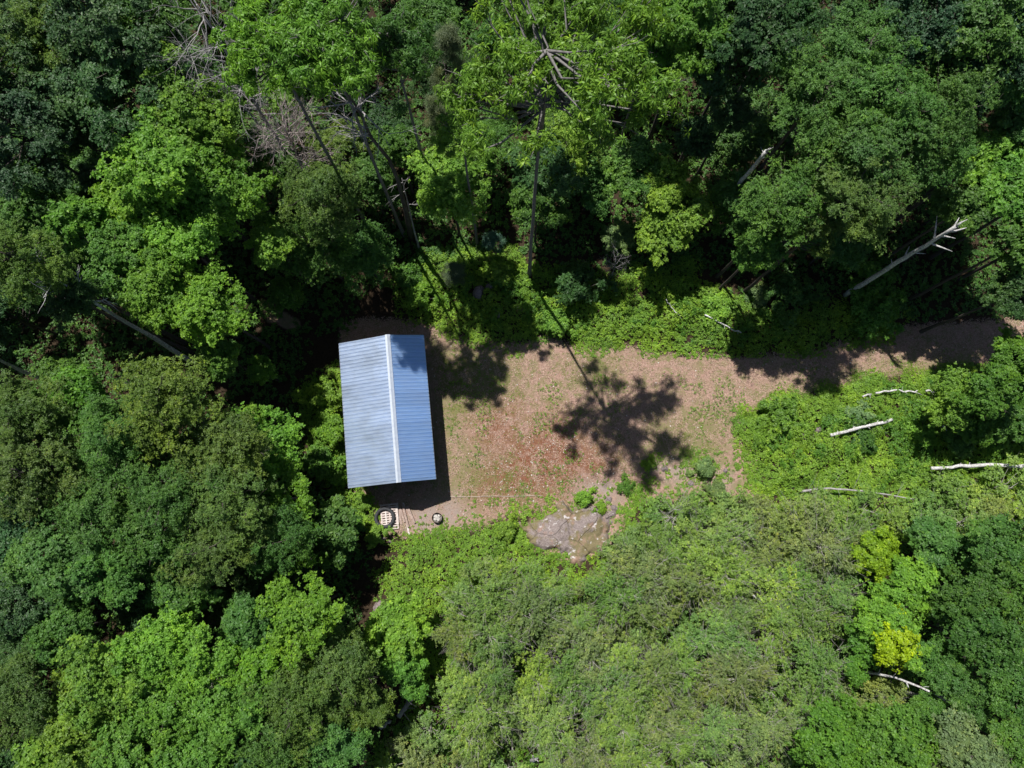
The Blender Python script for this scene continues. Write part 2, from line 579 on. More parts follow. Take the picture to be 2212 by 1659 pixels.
def make_crown(kind, R, seed, frac=1.0):
    """returns (leaf mesh, branch mesh) round the crown's centre"""
    q = KIND[kind]
    rng = np.random.default_rng(seed)
    nc = int(q['nc'] * frac)
    lob = unit(rng.normal(0, 1, (7, 3)) + np.array([0, 0, 0.3]))
    la = rng.uniform(-0.38, 0.6, 7)
    sq = rng.uniform(0.82, 1.15, 3)
    cen = []
    nb = q.get('bough', 0)
    sg = 0.185
    if R > 4: nb, sg = 13, 0.125
    if kind == 'shrub': sg = 0.26
    bo = [np.array([0.06, -0.05, 0.55 * q['hz']]) * R, np.array([-0.15, 0.18, 0.4 * q['hz']]) * R] if nb else []
    while len(bo) < nb:
        u = unit(rng.normal(0, 1, 3) + np.array([0, 0, 0.35]))
        if u[2] < -0.3: continue
        b_ = u * R * rng.uniform(0.35, 0.85 if R < 4 else 1.05) * np.array([1.05, 1.05, q['hz']]) * sq
        if all(np.linalg.norm(b_ - o) > 0.3 * R for o in bo) or rng.uniform() < 0.05: bo.append(b_)
    while len(cen) < nc:
        u = unit(rng.normal(0, 1, 3))
        if u[2] < -0.45 or (u[2] < 0 and rng.uniform() < 0.45):
            continue
        r = 1.0 + float(np.sum(la * np.exp(-(1 - lob @ u) * 5.0)))
        rho = rng.uniform(0.45, 1.0) ** 0.6
        if kind == 'pine':
            zz = rng.uniform(-1, 1)
            th = rng.uniform(0, 6.28)
            w = (1 - (zz + 1) / 2) * 0.95 + 0.1
            rr = w * rng.uniform(0.4, 1.0)
            c = np.array([math.cos(th) * rr, math.sin(th) * rr, zz * q['hz']]) * R
        else:
            c = u * r * rho * R * sq * np.array([1, 1, q['hz']]) * 0.86
        if nb and rng.uniform() < 0.86:
            c = bo[int(rng.integers(nb))] + rng.normal(0, 1, 3) * R * sg * np.array([1, 1, 0.7])
        if len(cen) < 400 and all(np.linalg.norm(c - o) > 0.09 * R for o in cen[-40:]):
            cen.append(c)
    cen = np.array(cen)
    clouds = []
    for c in cen:
        rc = R * rng.uniform(*q['rc'])
        nt = int(q['tw'] * rng.uniform(0.6, 1.35))
        u = unit(rng.normal(0, 1, (nt * 2, 3)) + np.array([0, 0, 0.35]))
        u = u[u[:, 2] > -0.5][:nt]
        rho = np.abs(rng.normal(0.74, 0.42, (len(u), 1)))
        sh = np.array([1.0, 1.0, 0.7])
        pos = c + u * rho * rc * sh * (1 + rng.normal(0, 0.12, (len(u), 1)))
        outd = unit(u * 0.8 + unit(c) * 0.5)
        clouds.append(leaf_cloud(pos, outd, q['m'], q['L'], q['W'], q['droop'], rng))
    lm = leaf_mesh(kind + '_leaves', clouds)
    mb = MB()
    z0 = -R * q['hz'] * 1.0
    top = R * q['hz'] * 0.75
    mb.tube([[0, 0, z0 - 0.05], [0.05 * R, 0.02 * R, (z0 + top) / 2], [-0.02 * R, 0.04 * R, top]], [0.032 * R + 0.02, 0.024 * R + 0.01, 0.008], 6)
    for i, c in enumerate(cen):
        if i % (2 if kind not in ('sapling', 'airy', 'ash') else 1): continue
        zs = max(z0, min(c[2] - 0.5 * np.hypot(c[0], c[1]), top * 0.8))
        s0 = np.array([0.02 * R, 0.02 * R, zs])
        end = c * 1.04 + rng.normal(0, 0.05 * R, 3)
        mid = (s0 + end) / 2 + np.array([0, 0, -0.06 * R]) + rng.normal(0, 0.05 * R, 3)
        r0 = 0.014 * R + 0.008 if kind not in ('sapling', 'airy') else 0.008 * R + 0.005
        mb.tube([s0, mid, end], [r0, r0 * 0.65, r0 * 0.25], 5, False)
        for k in range(4 if kind in ('sapling', 'airy') else 1):
            st = mid * 0.4 + end * 0.6
            e2 = end + unit(rng.normal(0, 1, 3) + unit(c) * 1.2 + np.array([0, 0, 0.4])) * R * rng.uniform(0.1, 0.50 if kind in ('sapling', 'airy') else 0.2)
            md = (st + e2) / 2 + rng.normal(0, 0.03 * R, 3)
            mb.tube([st, md, e2], [r0 * 0.4, r0 * 0.28, r0 * 0.1], 4, False)
    return lm, mb.mesh(kind + '_branches', True)


def make_trunk(seed):
    rng = np.random.default_rng(seed)
    z = np.linspace(0, 1, 7)
    p = np.stack([np.cumsum(rng.normal(0, 0.35, 7)), np.cumsum(rng.normal(0, 0.35, 7)), z], 1)
    p[:, :2] -= p[0, :2]
    p[:, :2] -= p[-1, :2] * z[:, None]
    r = np.array([1.35, 1.0, 0.9, 0.82, 0.74, 0.66, 0.55])
    mb = MB()
    th = np.arange(8) * math.pi / 4
    V = np.stack([p[:, None, 0] + r[:, None] * np.cos(th), p[:, None, 1] + r[:, None] * np.sin(th), np.repeat(z[:, None], 8, 1)], -1).reshape(-1, 3)
    Q = [[i * 8 + k, i * 8 + (k + 1) % 8, (i + 1) * 8 + (k + 1) % 8, (i + 1) * 8 + k] for i in range(6) for k in range(8)]
    mb.add(V, Q)
    return mb.mesh('trunk', True)


TRUNKS = [make_trunk(900 + i) for i in range(4)]
for t in TRUNKS: t.materials.append(M['bark'])
PALE_TRUNKS = [t.copy() for t in TRUNKS]
for t in PALE_TRUNKS: t.materials[0] = M['limb']
LIB = {}


def lib(kind, R, n, base_seed, frac=1.0, gloss=False):
    for i in range(n):
        lm, bm = make_crown(kind, R, base_seed + i, frac)
        lm.materials.append(M['leaf_gloss'] if gloss else M['leaf'])
        bm.materials.append(M['twig'] if kind in ('sapling', 'airy') else (M['limb'] if kind == 'ash' else M['bark']))
        LIB.setdefault(kind, []).append((R, lm, bm))


lib('maple', 2.3, 4, 10)
lib('maple', 1.4, 3, 20, 0.7)
lib('oak', 2.7, 3, 30, 1.0, True)
lib('fine', 2.6, 4, 40)
lib('fine', 1.5, 2, 50, 0.6)
lib('ash', 2.7, 3, 60, 1.0, True)
lib('ash', 4.2, 1, 66, 1.12, True)
lib('airy', 2.2, 5, 120)
lib('sapling', 1.4, 4, 70)
lib('sapling', 1.42, 3, 76, 0.65)
lib('shrub', 1.0, 4, 80)
lib('pine', 1.3, 2, 90)

TINT = {
    'bright': (0.150, 0.310, 0.034), 'mid': (0.082, 0.190, 0.034), 'dark': (0.050, 0.120, 0.034), 'blue': (0.050, 0.124, 0.054),
    'olive': (0.108, 0.185, 0.032), 'yellow': (0.26, 0.40, 0.014), 'yellowish': (0.20, 0.345, 0.020), 'lime': (0.190, 0.340, 0.038), 'pine': (0.105, 0.15, 0.075),
    'bluepine': (0.09, 0.18, 0.11), 'fresh': (0.104, 0.240, 0.030), 'pale': (0.17, 0.27, 0.10),
    'sap1': (0.205, 0.320, 0.078), 'sap2': (0.160, 0.280, 0.060), 'sap3': (0.190, 0.268, 0.074), 'sap4': (0.220, 0.350, 0.062),
}
RT = np.random.default_rng(7)


def tree(kind, px, py, r, z, tint, label, group=None, cat='tree', name=None, lean=(0, 0), grow=1.12):
    c = P(px, py, z)
    R = span(px, py, z, r) * grow
    opts = LIB[kind]
    rs = np.array([abs(math.log(o[0] / R)) for o in opts])
    good = [o for o, d in zip(opts, rs) if d <= rs.min() + 0.08]
    R0, lm, bm = good[int(RT.integers(len(good)))]
    s = R / R0
    bx, by = c[0] - lean[0], c[1] - lean[1]
    g = gz(bx, by)
    base = empty(name or {'maple': 'maple_tree', 'oak': 'oak_tree', 'fine': 'leafy_tree', 'ash': 'ash_tree', 'sapling': 'sapling', 'airy': 'birch_tree', 'shrub': 'shrub', 'pine': 'pine_tree'}[kind], (bx, by, g))
    tag(base, label, cat, group)
    hz = KIND[kind]['hz'] * R
    rz = RT.uniform(0, 6.28)
    col = np.array(TINT[tint]) * RT.uniform(0.86, 1.16) * np.array([RT.uniform(0.92, 1.08), 1.0, RT.uniform(0.8, 1.2)])
    cz = max(z - g, hz * 0.55)
    sv = (s, s, s * RT.uniform(0.9, 1.1))
    cl = (lean[0], lean[1], cz)
    co = obj('crown', lm, None, base, cl, (RT.normal(0, 0.08), RT.normal(0, 0.08), rz), sv)
    co.color = (*col, 1)
    obj('branches', bm, None, base, cl, co.rotation_euler, sv)
    zb = cz - hz * 0.93
    if zb > 0.3:
        tr = 0.045 + (0.003 if kind == 'ash' else 0.0062) * z
        tm = (PALE_TRUNKS if kind == 'ash' else TRUNKS)[int(RT.integers(4))]
        t = obj('trunk', tm, None, base, (0, 0, -0.15), (0, 0, rz), (tr, tr, zb + 0.3))
        if lean != (0, 0):
            d = Vector((lean[0], lean[1], zb + 0.3))
            t.rotation_euler = d.to_track_quat('Z', 'Y').to_euler()
            t.scale = (tr, tr, d.length)
    return base


# ------------------------------------------------------------------ the shed
def build_shed():
    A, B = P(731, 741, 2.8), P(916, 724, 2.8)
    C, D = P(941, 1037, 2.8), P(753, 1053, 2.8)
    cx, cy = (A + B + C + D)[:2] / 4
    rz = math.radians(5.9)
    W, Lh = 5.18, 8.76
    eave, ridge = 2.80, 3.75
    xr = -W / 2 + 3.13                       # the ridge lies off the middle: long west slope, short east slope
    root = empty('shed', (cx, cy, 0), rz)
    tag(root, 'shed with ribbed blue-grey metal gable roof beside the clearing', 'shed')
    ov = 0.28
    # walls with vertical battens
    x0, x1, y0, y1 = -W / 2 + ov, W / 2 - ov, -Lh / 2 + ov, Lh / 2 - ov

    def roofz(x):
        return eave + (ridge - eave) * ((x + W / 2) / (xr + W / 2) if x < xr else (W / 2 - x) / (W / 2 - xr)) - 0.10
    for side, (xa, ya, xb, yb) in {'e': (x1, y0, x1, y1), 'w': (x0, y0, x0, y1)}.items():
        mb = MB()
        h = roofz(xa)
        mb.box((xa, (ya + yb) / 2, h / 2 - 0.05), (0.10, yb - ya - 0.11, h + 0.1))
        n = int((yb - ya) / 0.4)
        for i in range(n + 1):
            sgn = 1 if xa > 0 else -1
            mb.box((xa + sgn * 0.062, ya + 0.1 + i * (yb - ya - 0.2) / n, h / 2 - 0.03), (0.03, 0.05, h))
        obj('wall', mb.mesh('wall'), M['wall'], root)
    for yy, sgn in ((y0, -1), (y1, 1)):
        mb = MB()
        t = 0.05
        pts = [(x0 - 0.05, -0.1), (x1 + 0.05, -0.1), (x1 + 0.05, roofz(x1) - 0.02), (xr, roofz(xr) - 0.02), (x0 - 0.05, roofz(x0) - 0.02)]
        V = [(p[0], yy - t, p[1]) for p in pts] + [(p[0], yy + t, p[1]) for p in pts]
        mb.add(V, [[i, (i + 1) % 5, 5 + (i + 1) % 5, 5 + i] for i in range(5)] + [[0, 1, 2, 4], [5, 9, 7, 6]], [[2, 3, 4], [7, 9, 8]])
        for i in range(12):
            x = x0 + 0.1 + i * (x1 - x0 - 0.2) / 11
            mb.box((x, yy + sgn * 0.062, roofz(x) / 2 - 0.06), (0.05, 0.03, roofz(x) - 0.06))
        obj('wall', mb.mesh('wall'), M['wall'], root)
    # door in the east wall
    mb = MB()
    mb.box((x1 + 0.085, -0.6, 1.02), (0.05, 1.0, 2.0))
    dr = obj('door', mb.mesh('door'), M['door'], root)
    mb = MB()
    mb.tube([(x1 + 0.11, -0.22, 1.0), (x1 + 0.17, -0.22, 1.0), (x1 + 0.17, -0.32, 1.0)], 0.012, 6)
    obj('handle', mb.mesh('handle', True), M['rust'], dr)
    # roof deck
    mb = MB()
    t = 0.09
    pr = [(-W / 2, eave - 0.04), (xr, ridge - 0.04), (W / 2, eave - 0.04), (W / 2, eave - t - 0.04), (xr, ridge - t - 0.04), (-W / 2, eave - t - 0.04)]
    yl = Lh / 2 - 0.03
    V = [(p[0] * 0.99, -yl, p[1]) for p in pr] + [(p[0] * 0.99, yl, p[1]) for p in pr]
    mb.add(V, [[i, 6 + i, 6 + (i + 1) % 6, (i + 1) % 6] for i in range(6)] + [[0, 1, 4, 5], [1, 2, 3, 4], [6, 11, 10, 7], [7, 10, 9, 8]])
    roof = obj('roof', mb.mesh('roof'), M['trim'], root)
    # ribbed sheets: built flat along x (slope) and y (along the ridge)
    nsh = 10
    sw = Lh / nsh
    pitch = sw / 4

    def sheet_mesh(run, name):
        prof = []
        for k in range(4):
            b = k * pitch
            prof += [(b, 0.0), (b + pitch * 0.34, 0.0), (b + pitch * 0.38, 0.006), (b + pitch * 0.42, 0.0), (b + pitch * 0.52, 0.0), (b + pitch * 0.66, 0.036), (b + pitch * 0.82, 0.036), (b + pitch * 0.96, 0.0)]
        prof.append((sw, 0.0))
        prof = np.array(prof)
        n = len(prof)
        top = [np.stack([np.full(n, x), prof[:, 0], prof[:, 1]], 1) for x in (0.0, run)]
        bot = [t_ - np.array([0, 0, 0.012]) for t_ in top]
        V = np.concatenate(top + bot)
        Q = []
        for i in range(n - 1):
            Q += [[i, n + i, n + i + 1, i + 1], [2 * n + i, 2 * n + i + 1, 3 * n + i + 1, 3 * n + i], [i, i + 1, 2 * n + i + 1, 2 * n + i], [n + i, 3 * n + i, 3 * n + i + 1, n + i + 1]]
        Q += [[0, 2 * n, 3 * n, n], [n - 1, 2 * n - 1, 4 * n - 1, 3 * n - 1]]
        return mesh_from(name, V, Q)
    rw, re = math.hypot(xr + W / 2, ridge - eave), math.hypot(W / 2 - xr, ridge - eave)
    aw, ae = math.atan2(ridge - eave, xr + W / 2), math.atan2(ridge - eave, W / 2 - xr)
    mw, me_ = sheet_mesh(rw, 'roof_sheet_long'), sheet_mesh(re, 'roof_sheet_short')
    mw.materials.append(M['roof_glare'])
    rr = np.random.default_rng(4)
    for i in range(nsh):
        y = -Lh / 2 + i * sw
        obj('roof_sheet', mw, M['roof_glare'], roof, (-W / 2, y, eave + rr.uniform(0, 0.004)), (0, -aw, 0))
        obj('roof_sheet', me_, M['roof'], roof, (xr, y, ridge + rr.uniform(0, 0.004)), (0, ae, 0))
    for ya, yb, dz in ((-Lh / 2 - 0.01, 1.2, 0.0), (1.05, Lh / 2 + 0.01, 0.008)):
        mb = MB()
        w = 0.15
        za, zb = ridge + 0.055 + dz - w * math.tan(aw), ridge + 0.055 + dz - w * math.tan(ae)
        zr = ridge + 0.06 + dz
        V = []
        for y in (ya, yb):
            V += [(xr - w, y, za), (xr - 0.03, y, zr - 0.008), (xr, y, zr + 0.012), (xr + 0.03, y, zr - 0.010), (xr + w, y, zb), (xr + w, y, zb - 0.02), (xr, y, zr - 0.02), (xr - w, y, za - 0.02)]
        mb.add(V, [[i, (i + 1) % 8, 8 + (i + 1) % 8, 8 + i] for i in range(8)] + [[0, 7, 6, 2], [2, 6, 5, 4], [8, 10, 14, 15], [10, 12, 13, 14]])
        obj('ridge_cap', mb.mesh('ridge_cap'), M['flash'], roof)
    # fascia and rake boards
    for x in (-W / 2 - 0.012, W / 2 + 0.012):
        mb = MB()
        mb.box((x * 0.996, 0, eave - 0.10), (0.022, Lh - 0.02, 0.15))
        obj('fascia_board', mb.mesh('fascia_board'), M['trim'], roof)
    for y in (-Lh / 2 + 0.012, Lh / 2 - 0.012):
        for xa, za, xb, zb in ((-W / 2, eave, xr, ridge), (xr, ridge, W / 2, eave)):
            mb = MB()
            V = [(xa, y - 0.011, za - 0.015), (xb, y - 0.011, zb - 0.015), (xb, y - 0.011, zb - 0.17), (xa, y - 0.011, za - 0.17)]
            V += [(v[0], v[1] + 0.022, v[2]) for v in V]
            mb.add(V, [[0, 1, 2, 3], [4, 7, 6, 5], [0, 4, 5, 1], [1, 5, 6, 2], [2, 6, 7, 3], [3, 7, 4, 0]])
            obj('rake_board', mb.mesh('rake_board'), M['trim'], roof)


build_shed()

# ------------------------------------------------------------------ trees, one row each: kind, frame spot of the crown, radius, crown level, tint, label
TREES = [
    # upper left forest
    ('fine', 95, 70, 92, 13, 'olive', 'olive-yellow leafy tree in the top left corner of the forest'),
    ('oak', 15, 30, 75, 13, 'dark', 'dark tree cut by the very top left corner of the photo'),
    ('oak', 25, 170, 85, 12.5, 'dark', 'dark green tree at the left edge below the olive-yellow corner tree'),
    ('oak', 235, 45, 105, 13.5, 'dark', 'dark oak at the top edge between the olive tree and the dead grey tree'),
    ('oak', 305, 60, 85, 13, 'mid', 'oak at the top edge touching the tall dead grey tree'),
    ('oak', 190, 175, 95, 12, 'dark', 'dark oak below the top edge, above the black forest gap on the left'),
    ('oak', 320, 175, 105, 12, 'dark', 'broad dark oak directly above the large bright maple'),
    ('oak', 430, 195, 62, 8, 'mid', 'oak crown beneath the branches of the tall dead grey tree'),
    ('oak', 55, 290, 90, 12, 'blue', 'blue-green oak at the left edge beside the black forest gap'),
    ('oak', 75, 380, 70, 10, 'blue', 'smaller blue-green oak low in the black forest gap on the left'),
    ('oak', 180, 270, 55, 9, 'dark', 'small dim oak in the middle of the black gap on the left'),
    ('fine', 225, 395, 42, 7, 'dark', 'small dim tree tucked left of the large bright maple'),
    ('maple', 430, 275, 90, 12, 'bright', 'topmost lobe of bright maples, just left of the bare twiggy tree'),
    ('maple', 375, 370, 100, 12, 'bright', 'large bright maple bordering the black gap on the left'),
    ('maple', 480, 400, 90, 11, 'fresh', 'bright maple below and left of the bare twiggy tree'),
    ('maple', 300, 440, 68, 11, 'bright', 'bright maple jutting left under the large bright maple'),
    ('maple', 185, 500, 66, 11, 'fresh', 'maple at the left end of the bright maple row'),
    ('maple', 60, 450, 78, 11, 'mid', 'green maple at the left edge above the birch with white limbs'),
    ('maple', 265, 560, 74, 10.5, 'fresh', 'maple in the bright row above the fallen-looking pale birch trunk'),
    ('maple', 400, 530, 82, 10.5, 'bright', 'bright maple in the middle of the maple row left of the shed'),
    ('maple', 350, 630, 76, 10.5, 'bright', 'bright maple overhanging the pale leaning birch trunk'),
    ('maple', 445, 665, 78, 10, 'bright', 'sunlit maple nearest the black shade left of the shed'),
    ('maple', 470, 765, 48, 7.5, 'fresh', 'lowest small maple hanging over the black shade left of the shed'),
    ('maple', 560, 800, 26, 4, 'bright', 'small bright sapling standing alone in the black shade left of the shed'),
    ('fine', 55, 575, 92, 15.5, 'olive', 'olive birch crown at the left edge with white bare limbs inside'),
    ('fine', 150, 640, 55, 13, 'dark', 'thin dark crown around the top of the pale leaning birch trunk'),
    ('fine', 695, 440, 92, 10, 'olive', 'fine-leaved olive tree below the bare twiggy tree'),
    ('fine', 690, 540, 78, 6, 'mid', 'fine-leaved tree straight above the shed in shade'),
    ('maple', 585, 520, 50, 8.5, 'bright', 'small bright maple between the maple row and the olive tree above the shed'),
    ('maple', 620, 640, 36, 3.2, 'fresh', 'low bright sapling beside the brown soil patch above the shed'),
    ('fine', 790, 560, 70, 5, 'mid', 'shaded low tree above the shed roof, left of the leaning grey trunk'),
    ('ash', 590, 110, 108, 20.2, 'bright', 'droopy-leaved ash at the top edge right of the tall dead grey tree'),
    ('ash', 705, 95, 125, 20.3, 'bright', 'droopy-leaved ash at the top edge above the leaning grey trunk'),
    ('ash', 850, 110, 95, 17.5, 'mid', 'ash crown right of the bare white branches of the leaning trunk'),
    ('fine', 620, 185, 55, 8, 'lime', 'yellow-green low tree showing above the bare twiggy tree'),
    ('fine', 740, 330, 62, 6, 'olive', 'low yellowish tree between bare twiggy tree and leaning grey trunk'),
    ('maple', 800, 400, 55, 5, 'mid', 'shaded sapling just left of the long leaning grey trunk'),
    ('maple', 860, 310, 42, 7, 'mid', 'small maple under the white bare branches of the leaning trunk'),
    ('maple', 970, 400, 78, 8, 'lime', 'round bright maple right of the leaning grey trunk'),
    ('pine', 965, 110, 52, 12, 'pine', 'soft grey-green pine between the two droopy-leaved ash crowns'),
    ('pine', 950, 255, 44, 9, 'pine', 'lower soft grey-green pine left of the largest ash'),
    ('pine', 1065, 520, 26, 2.2, 'bluepine', 'small blue-green pine standing in the dark above the clearing'),
    ('pine', 983, 592, 34, 2.0, 'pine', 'small grey-green pine in the undergrowth above the shed corner'),
    ('maple', 1330, 510, 30, 2.0, 'pale', 'pale shrub-like sapling in the dark left of the bright maple'),
    # upper middle
    ('ash', 1175, 185, 215, 22, 'bright', 'largest ash with droopy leaves and grey limbs at the top middle'),
    ('ash', 1000, 300, 60, 14, 'bright', 'small ash bough left of the largest ash'),
    ('ash', 1190, 20, 95, 17, 'bright', 'ash at the top edge straight above the largest ash'),
    ('ash', 1400, 110, 85, 12, 'fresh', 'ash on the right flank of the largest ash'),
    ('fine', 1220, 320, 78, 6, 'lime', 'yellow-green young tree glowing under the largest ash'),
    ('maple', 1160, 450, 50, 6, 'mid', 'dim young tree at the foot of the largest ash'),
    ('maple', 1275, 400, 48, 4, 'mid', 'dim young tree between the largest ash and the bright maple on its right'),
    ('maple', 1430, 410, 62, 5.5, 'lime', 'upper half of the bright maple pair by the black gap'),
    ('maple', 1455, 495, 72, 4.6, 'lime', 'lower half of the bright maple pair above the clearing'),
    ('maple', 1490, 60, 88, 14, 'fresh', 'maple at the top edge right of the largest ash'),
    ('maple', 1590, 110, 105, 13, 'dark', 'dark maple left of the black gap at the top right'),
    ('maple', 1690, 30, 75, 13, 'dark', 'dark maple at the top edge beside the brown-black gap'),
    ('fine', 1575, 250, 48, 9, 'dark', 'small dim tree above the broken white snag'),
    ('maple', 1500, 300, 40, 7, 'dark', 'small dim tree in the black gap right of the largest ash'),
    # upper right
    ('fine', 1850, 120, 92, 14, 'mid', 'pointed top crown of the big fine-leaved group at upper right'),
    ('fine', 1770, 200, 95, 13.5, 'mid', 'left crown of the big fine-leaved group beside the black gap'),
    ('fine', 1900, 220, 100, 14, 'mid', 'middle crown of the big fine-leaved group'),
    ('fine', 2040, 235, 90, 14, 'mid', 'right crown of the big fine-leaved group'),
    ('fine', 1795, 312, 86, 13, 'mid', 'crown above the broken white snag tip in the fine-leaved group'),
    ('fine', 1895, 330, 105, 13.5, 'mid', 'lower middle crown of the big fine-leaved group'),
    ('fine', 2020, 320, 78, 13, 'mid', 'lower right crown of the fine-leaved group beside the bright maple'),
    ('fine', 1840, 425, 95, 12.5, 'olive', 'lowest crown of the fine-leaved group left of the white snag'),
    ('fine', 1680, 455, 90, 11, 'mid', 'crown covering the foot of the broken white snag'),
    ('fine', 1740, 510, 62, 10, 'olive', 'crown with bare grey twigs at the bottom of the fine-leaved group'),
    ('maple', 1640, 540, 52, 8, 'fresh', 'small maple below the broken white snag'),
    ('oak', 2000, 55, 92, 15, 'blue', 'blue-green oak at the top edge right of the brown-black gap'),
    ('oak', 2110, 70, 112, 15, 'mid', 'large oak at the top edge near the right corner'),
    ('oak', 2195, 155, 82, 14, 'mid', 'oak at the right edge below the top corner'),
    ('oak', 2090, 165, 78, 14, 'blue', 'oak between the large corner oak and the fine-leaved group'),
    ('oak', 2190, 20, 80, 15, 'blue', 'oak in the very top right corner'),
    ('maple', 2140, 330, 58, 11, 'bright', 'bright maple at the right edge above the white snag with branches'),
    ('maple', 2200, 270, 48, 12, 'mid', 'maple at the right edge above the bright maple'),
    ('maple', 2090, 445, 62, 10, 'mid', 'maple directly above the tip of the white snag with branches'),
    ('maple', 2185, 420, 64, 11, 'fresh', 'green maple at the right edge right of the white snag'),
    ('maple', 2190, 530, 62, 10, 'mid', 'shaded maple at the right edge beside the deepest black gap'),
    ('maple', 2200, 630, 50, 9, 'dark', 'dark maple at the right edge above the shaded track'),
    ('maple', 2290, 395, 78, 11.5, 'mid', 'unseen maple added beyond the right edge to shade the track'),  # this and the next: out-of-frame maples added for their shade on the track
    ('maple', 2340, 470, 74, 10.5, 'mid', 'second unseen maple added beyond the right edge to shade the track'),
    # lower left
    ('fine', 65, 900, 92, 10.5, 'olive', 'olive tree at the left edge under the dark birch trunks'),
    ('maple', 175, 860, 62, 9.5, 'fresh', 'fresh green maple rising between two olive crowns below the birch trunks'),
    ('fine', 380, 890, 112, 10.5, 'olive', 'broad brownish-olive crown below the pale leaning birch trunk'),
    ('fine', 250, 945, 92, 10, 'mid', 'green crown left of the broad brownish-olive crown'),
    ('fine', 95, 1020, 108, 10, 'olive', 'large olive crown at the left edge at mid height'),
    ('fine', 480, 975, 92, 9.5, 'olive', 'olive crown right of the broad brownish-olive crown'),
    ('maple', 566, 965, 76, 6.4, 'bright', 'bright maple closest to the shaded side of the shed'),
    ('maple', 545, 905, 32, 5, 'lime', 'small yellow-green sapling above the bright maple left of the shed'),
    ('maple', 608, 1085, 76, 6, 'fresh', 'green maple left of the shed front corner'),
    ('fine', 375, 1060, 92, 10, 'mid', 'green crown in the centre of the lower left forest'),
    ('fine', 500, 1080, 92, 9.5, 'olive', 'olive crown with bare twigs in the lower left forest'),
    ('fine', 215, 1090, 95, 10, 'mid', 'green crown left of centre in the lower left forest'),
    ('maple', 335, 1165, 78, 9.5, 'mid', 'green maple below the centre of the lower left forest'),
    ('fine', 465, 1185, 88, 9, 'olive', 'olive crown above the short white broken trunk'),
    ('fine', 600, 1170, 72, 7.5, 'mid', 'shaded crown at the edge of the black shade below the shed'),
    ('maple', 722, 1150, 62, 4.2, 'mid', 'blue-tinged maple at the left of the pallet and tyre'),
    ('maple', 60, 1150, 62, 9, 'dark', 'dark crown at the left edge in the lower forest'),
    ('maple', 130, 1220, 88, 9.5, 'mid', 'green crown at lower left above the bright maple slope'),
    ('maple', 245, 1240, 76, 9, 'mid', 'green crown left of the short white broken trunk'),
    ('oak', 40, 1290, 82, 9, 'dark', 'dark crown at the left edge above the olive corner tree'),
    ('maple', 385, 1270, 62, 8, 'mid', 'green crown beside the short white broken trunk'),
    ('maple', 150, 1340, 72, 8.5, 'mid', 'shaded crown at lower left, left of the bright maple slope'),
    ('maple', 655, 1325, 82, 7.5, 'bright', 'bright rounded maple below the black shade in front of the shed'),
    ('maple', 540, 1340, 62, 7.5, 'mid', 'green crown between the two bright maples at lower left'),
    ('maple', 340, 1390, 76, 8.5, 'bright', 'bright maple at the top of the bright slope at lower left'),
    ('maple', 440, 1420, 72, 8, 'bright', 'bright maple left of the reddish dead twigs'),
    ('maple', 560, 1420, 58, 7.5, 'bright', 'bright maple right of the reddish dead twigs'),
    ('maple', 240, 1460, 84, 8.5, 'bright', 'bright maple in the middle of the bright slope at lower left'),
    ('maple', 360, 1510, 84, 8, 'bright', 'bright maple low on the bright slope at lower left'),
    ('maple', 180, 1550, 84, 8, 'lime', 'yellow-green maple near the bottom left corner'),
    ('maple', 490, 1530, 84, 7.5, 'fresh', 'green maple below the reddish dead twigs'),
    ('maple', 290, 1610, 88, 8, 'fresh', 'maple at the bottom edge below the bright slope'),
    ('maple', 120, 1640, 72, 8, 'bright', 'bright maple at the bottom edge near the left corner'),
    ('maple', 430, 1630, 78, 7.5, 'fresh', 'maple at the bottom edge beside the black gap'),
    ('fine', 50, 1500, 88, 9, 'olive', 'olive birch with white stems at the bottom left edge'),
    ('fine', 40, 1400, 56, 8, 'dark', 'dark crown at the left edge above the olive birch'),
    ('fine', 715, 1445, 90, 7, 'olive', 'olive fine-leaved tree left of the pale fallen stump'),
    ('fine', 640, 1520, 88, 7, 'olive', 'fine-leaved tree left of the fallen grey log near the bottom'),
    ('fine', 780, 1510, 56, 5.5, 'olive', 'small olive tree right beside the pale fallen stump'),
    ('fine', 580, 1610, 82, 7, 'mid', 'fine-leaved tree at the bottom edge right of the black gap'),
    ('fine', 710, 1600, 70, 6, 'mid', 'fine-leaved tree at the bottom edge left of the fallen grey log'),
    ('maple', 860, 1370, 58, 4, 'lime', 'yellow-green young maple below the narrow rock ledge'),
    ('maple', 875, 1450, 48, 3.5, 'fresh', 'young maple straight above the pale fallen stump'),
    # right and lower right
    ('maple', 2060, 865, 58, 4, 'lime', 'bright young maple at the right end of the curved white branches'),
    ('maple', 2150, 830, 62, 6, 'fresh', 'maple at the right edge below the shaded track'),
    ('maple', 2200, 780, 50, 7, 'fresh', 'maple at the right edge touching the shaded track'),
    ('maple', 2125, 905, 52, 2.6, 'mid', 'green maple above the long white log at the right edge'),
    ('maple', 2200, 900, 44, 2.8, 'mid', 'maple at the right edge above the long white log'),
    ('maple', 2070, 960, 28, 1.4, 'mid', 'low maple touching the left end of the long white log'),
    ('maple', 1885, 1190, 46, 4.6, 'yellowish', 'yellow-tipped young tree right of the sapling thicket'),
    ('maple', 1950, 1270, 58, 5, 'bright', 'bright young tree below the yellow-tipped one'),
    ('maple', 1910, 1335, 68, 5, 'bright', 'bright young tree directly above the yellow-leaved tree'),
    ('shrub', 1934, 1392, 50, 6.2, 'yellow', 'yellow-leaved tree above the white birch log at lower right'),
    ('maple', 1860, 1400, 52, 4.2, 'fresh', 'young green tree left of the yellow-leaved tree'),
    ('fine', 2022, 1432, 58, 4.6, 'mid', 'soft green tree right of the yellow-leaved tree'),
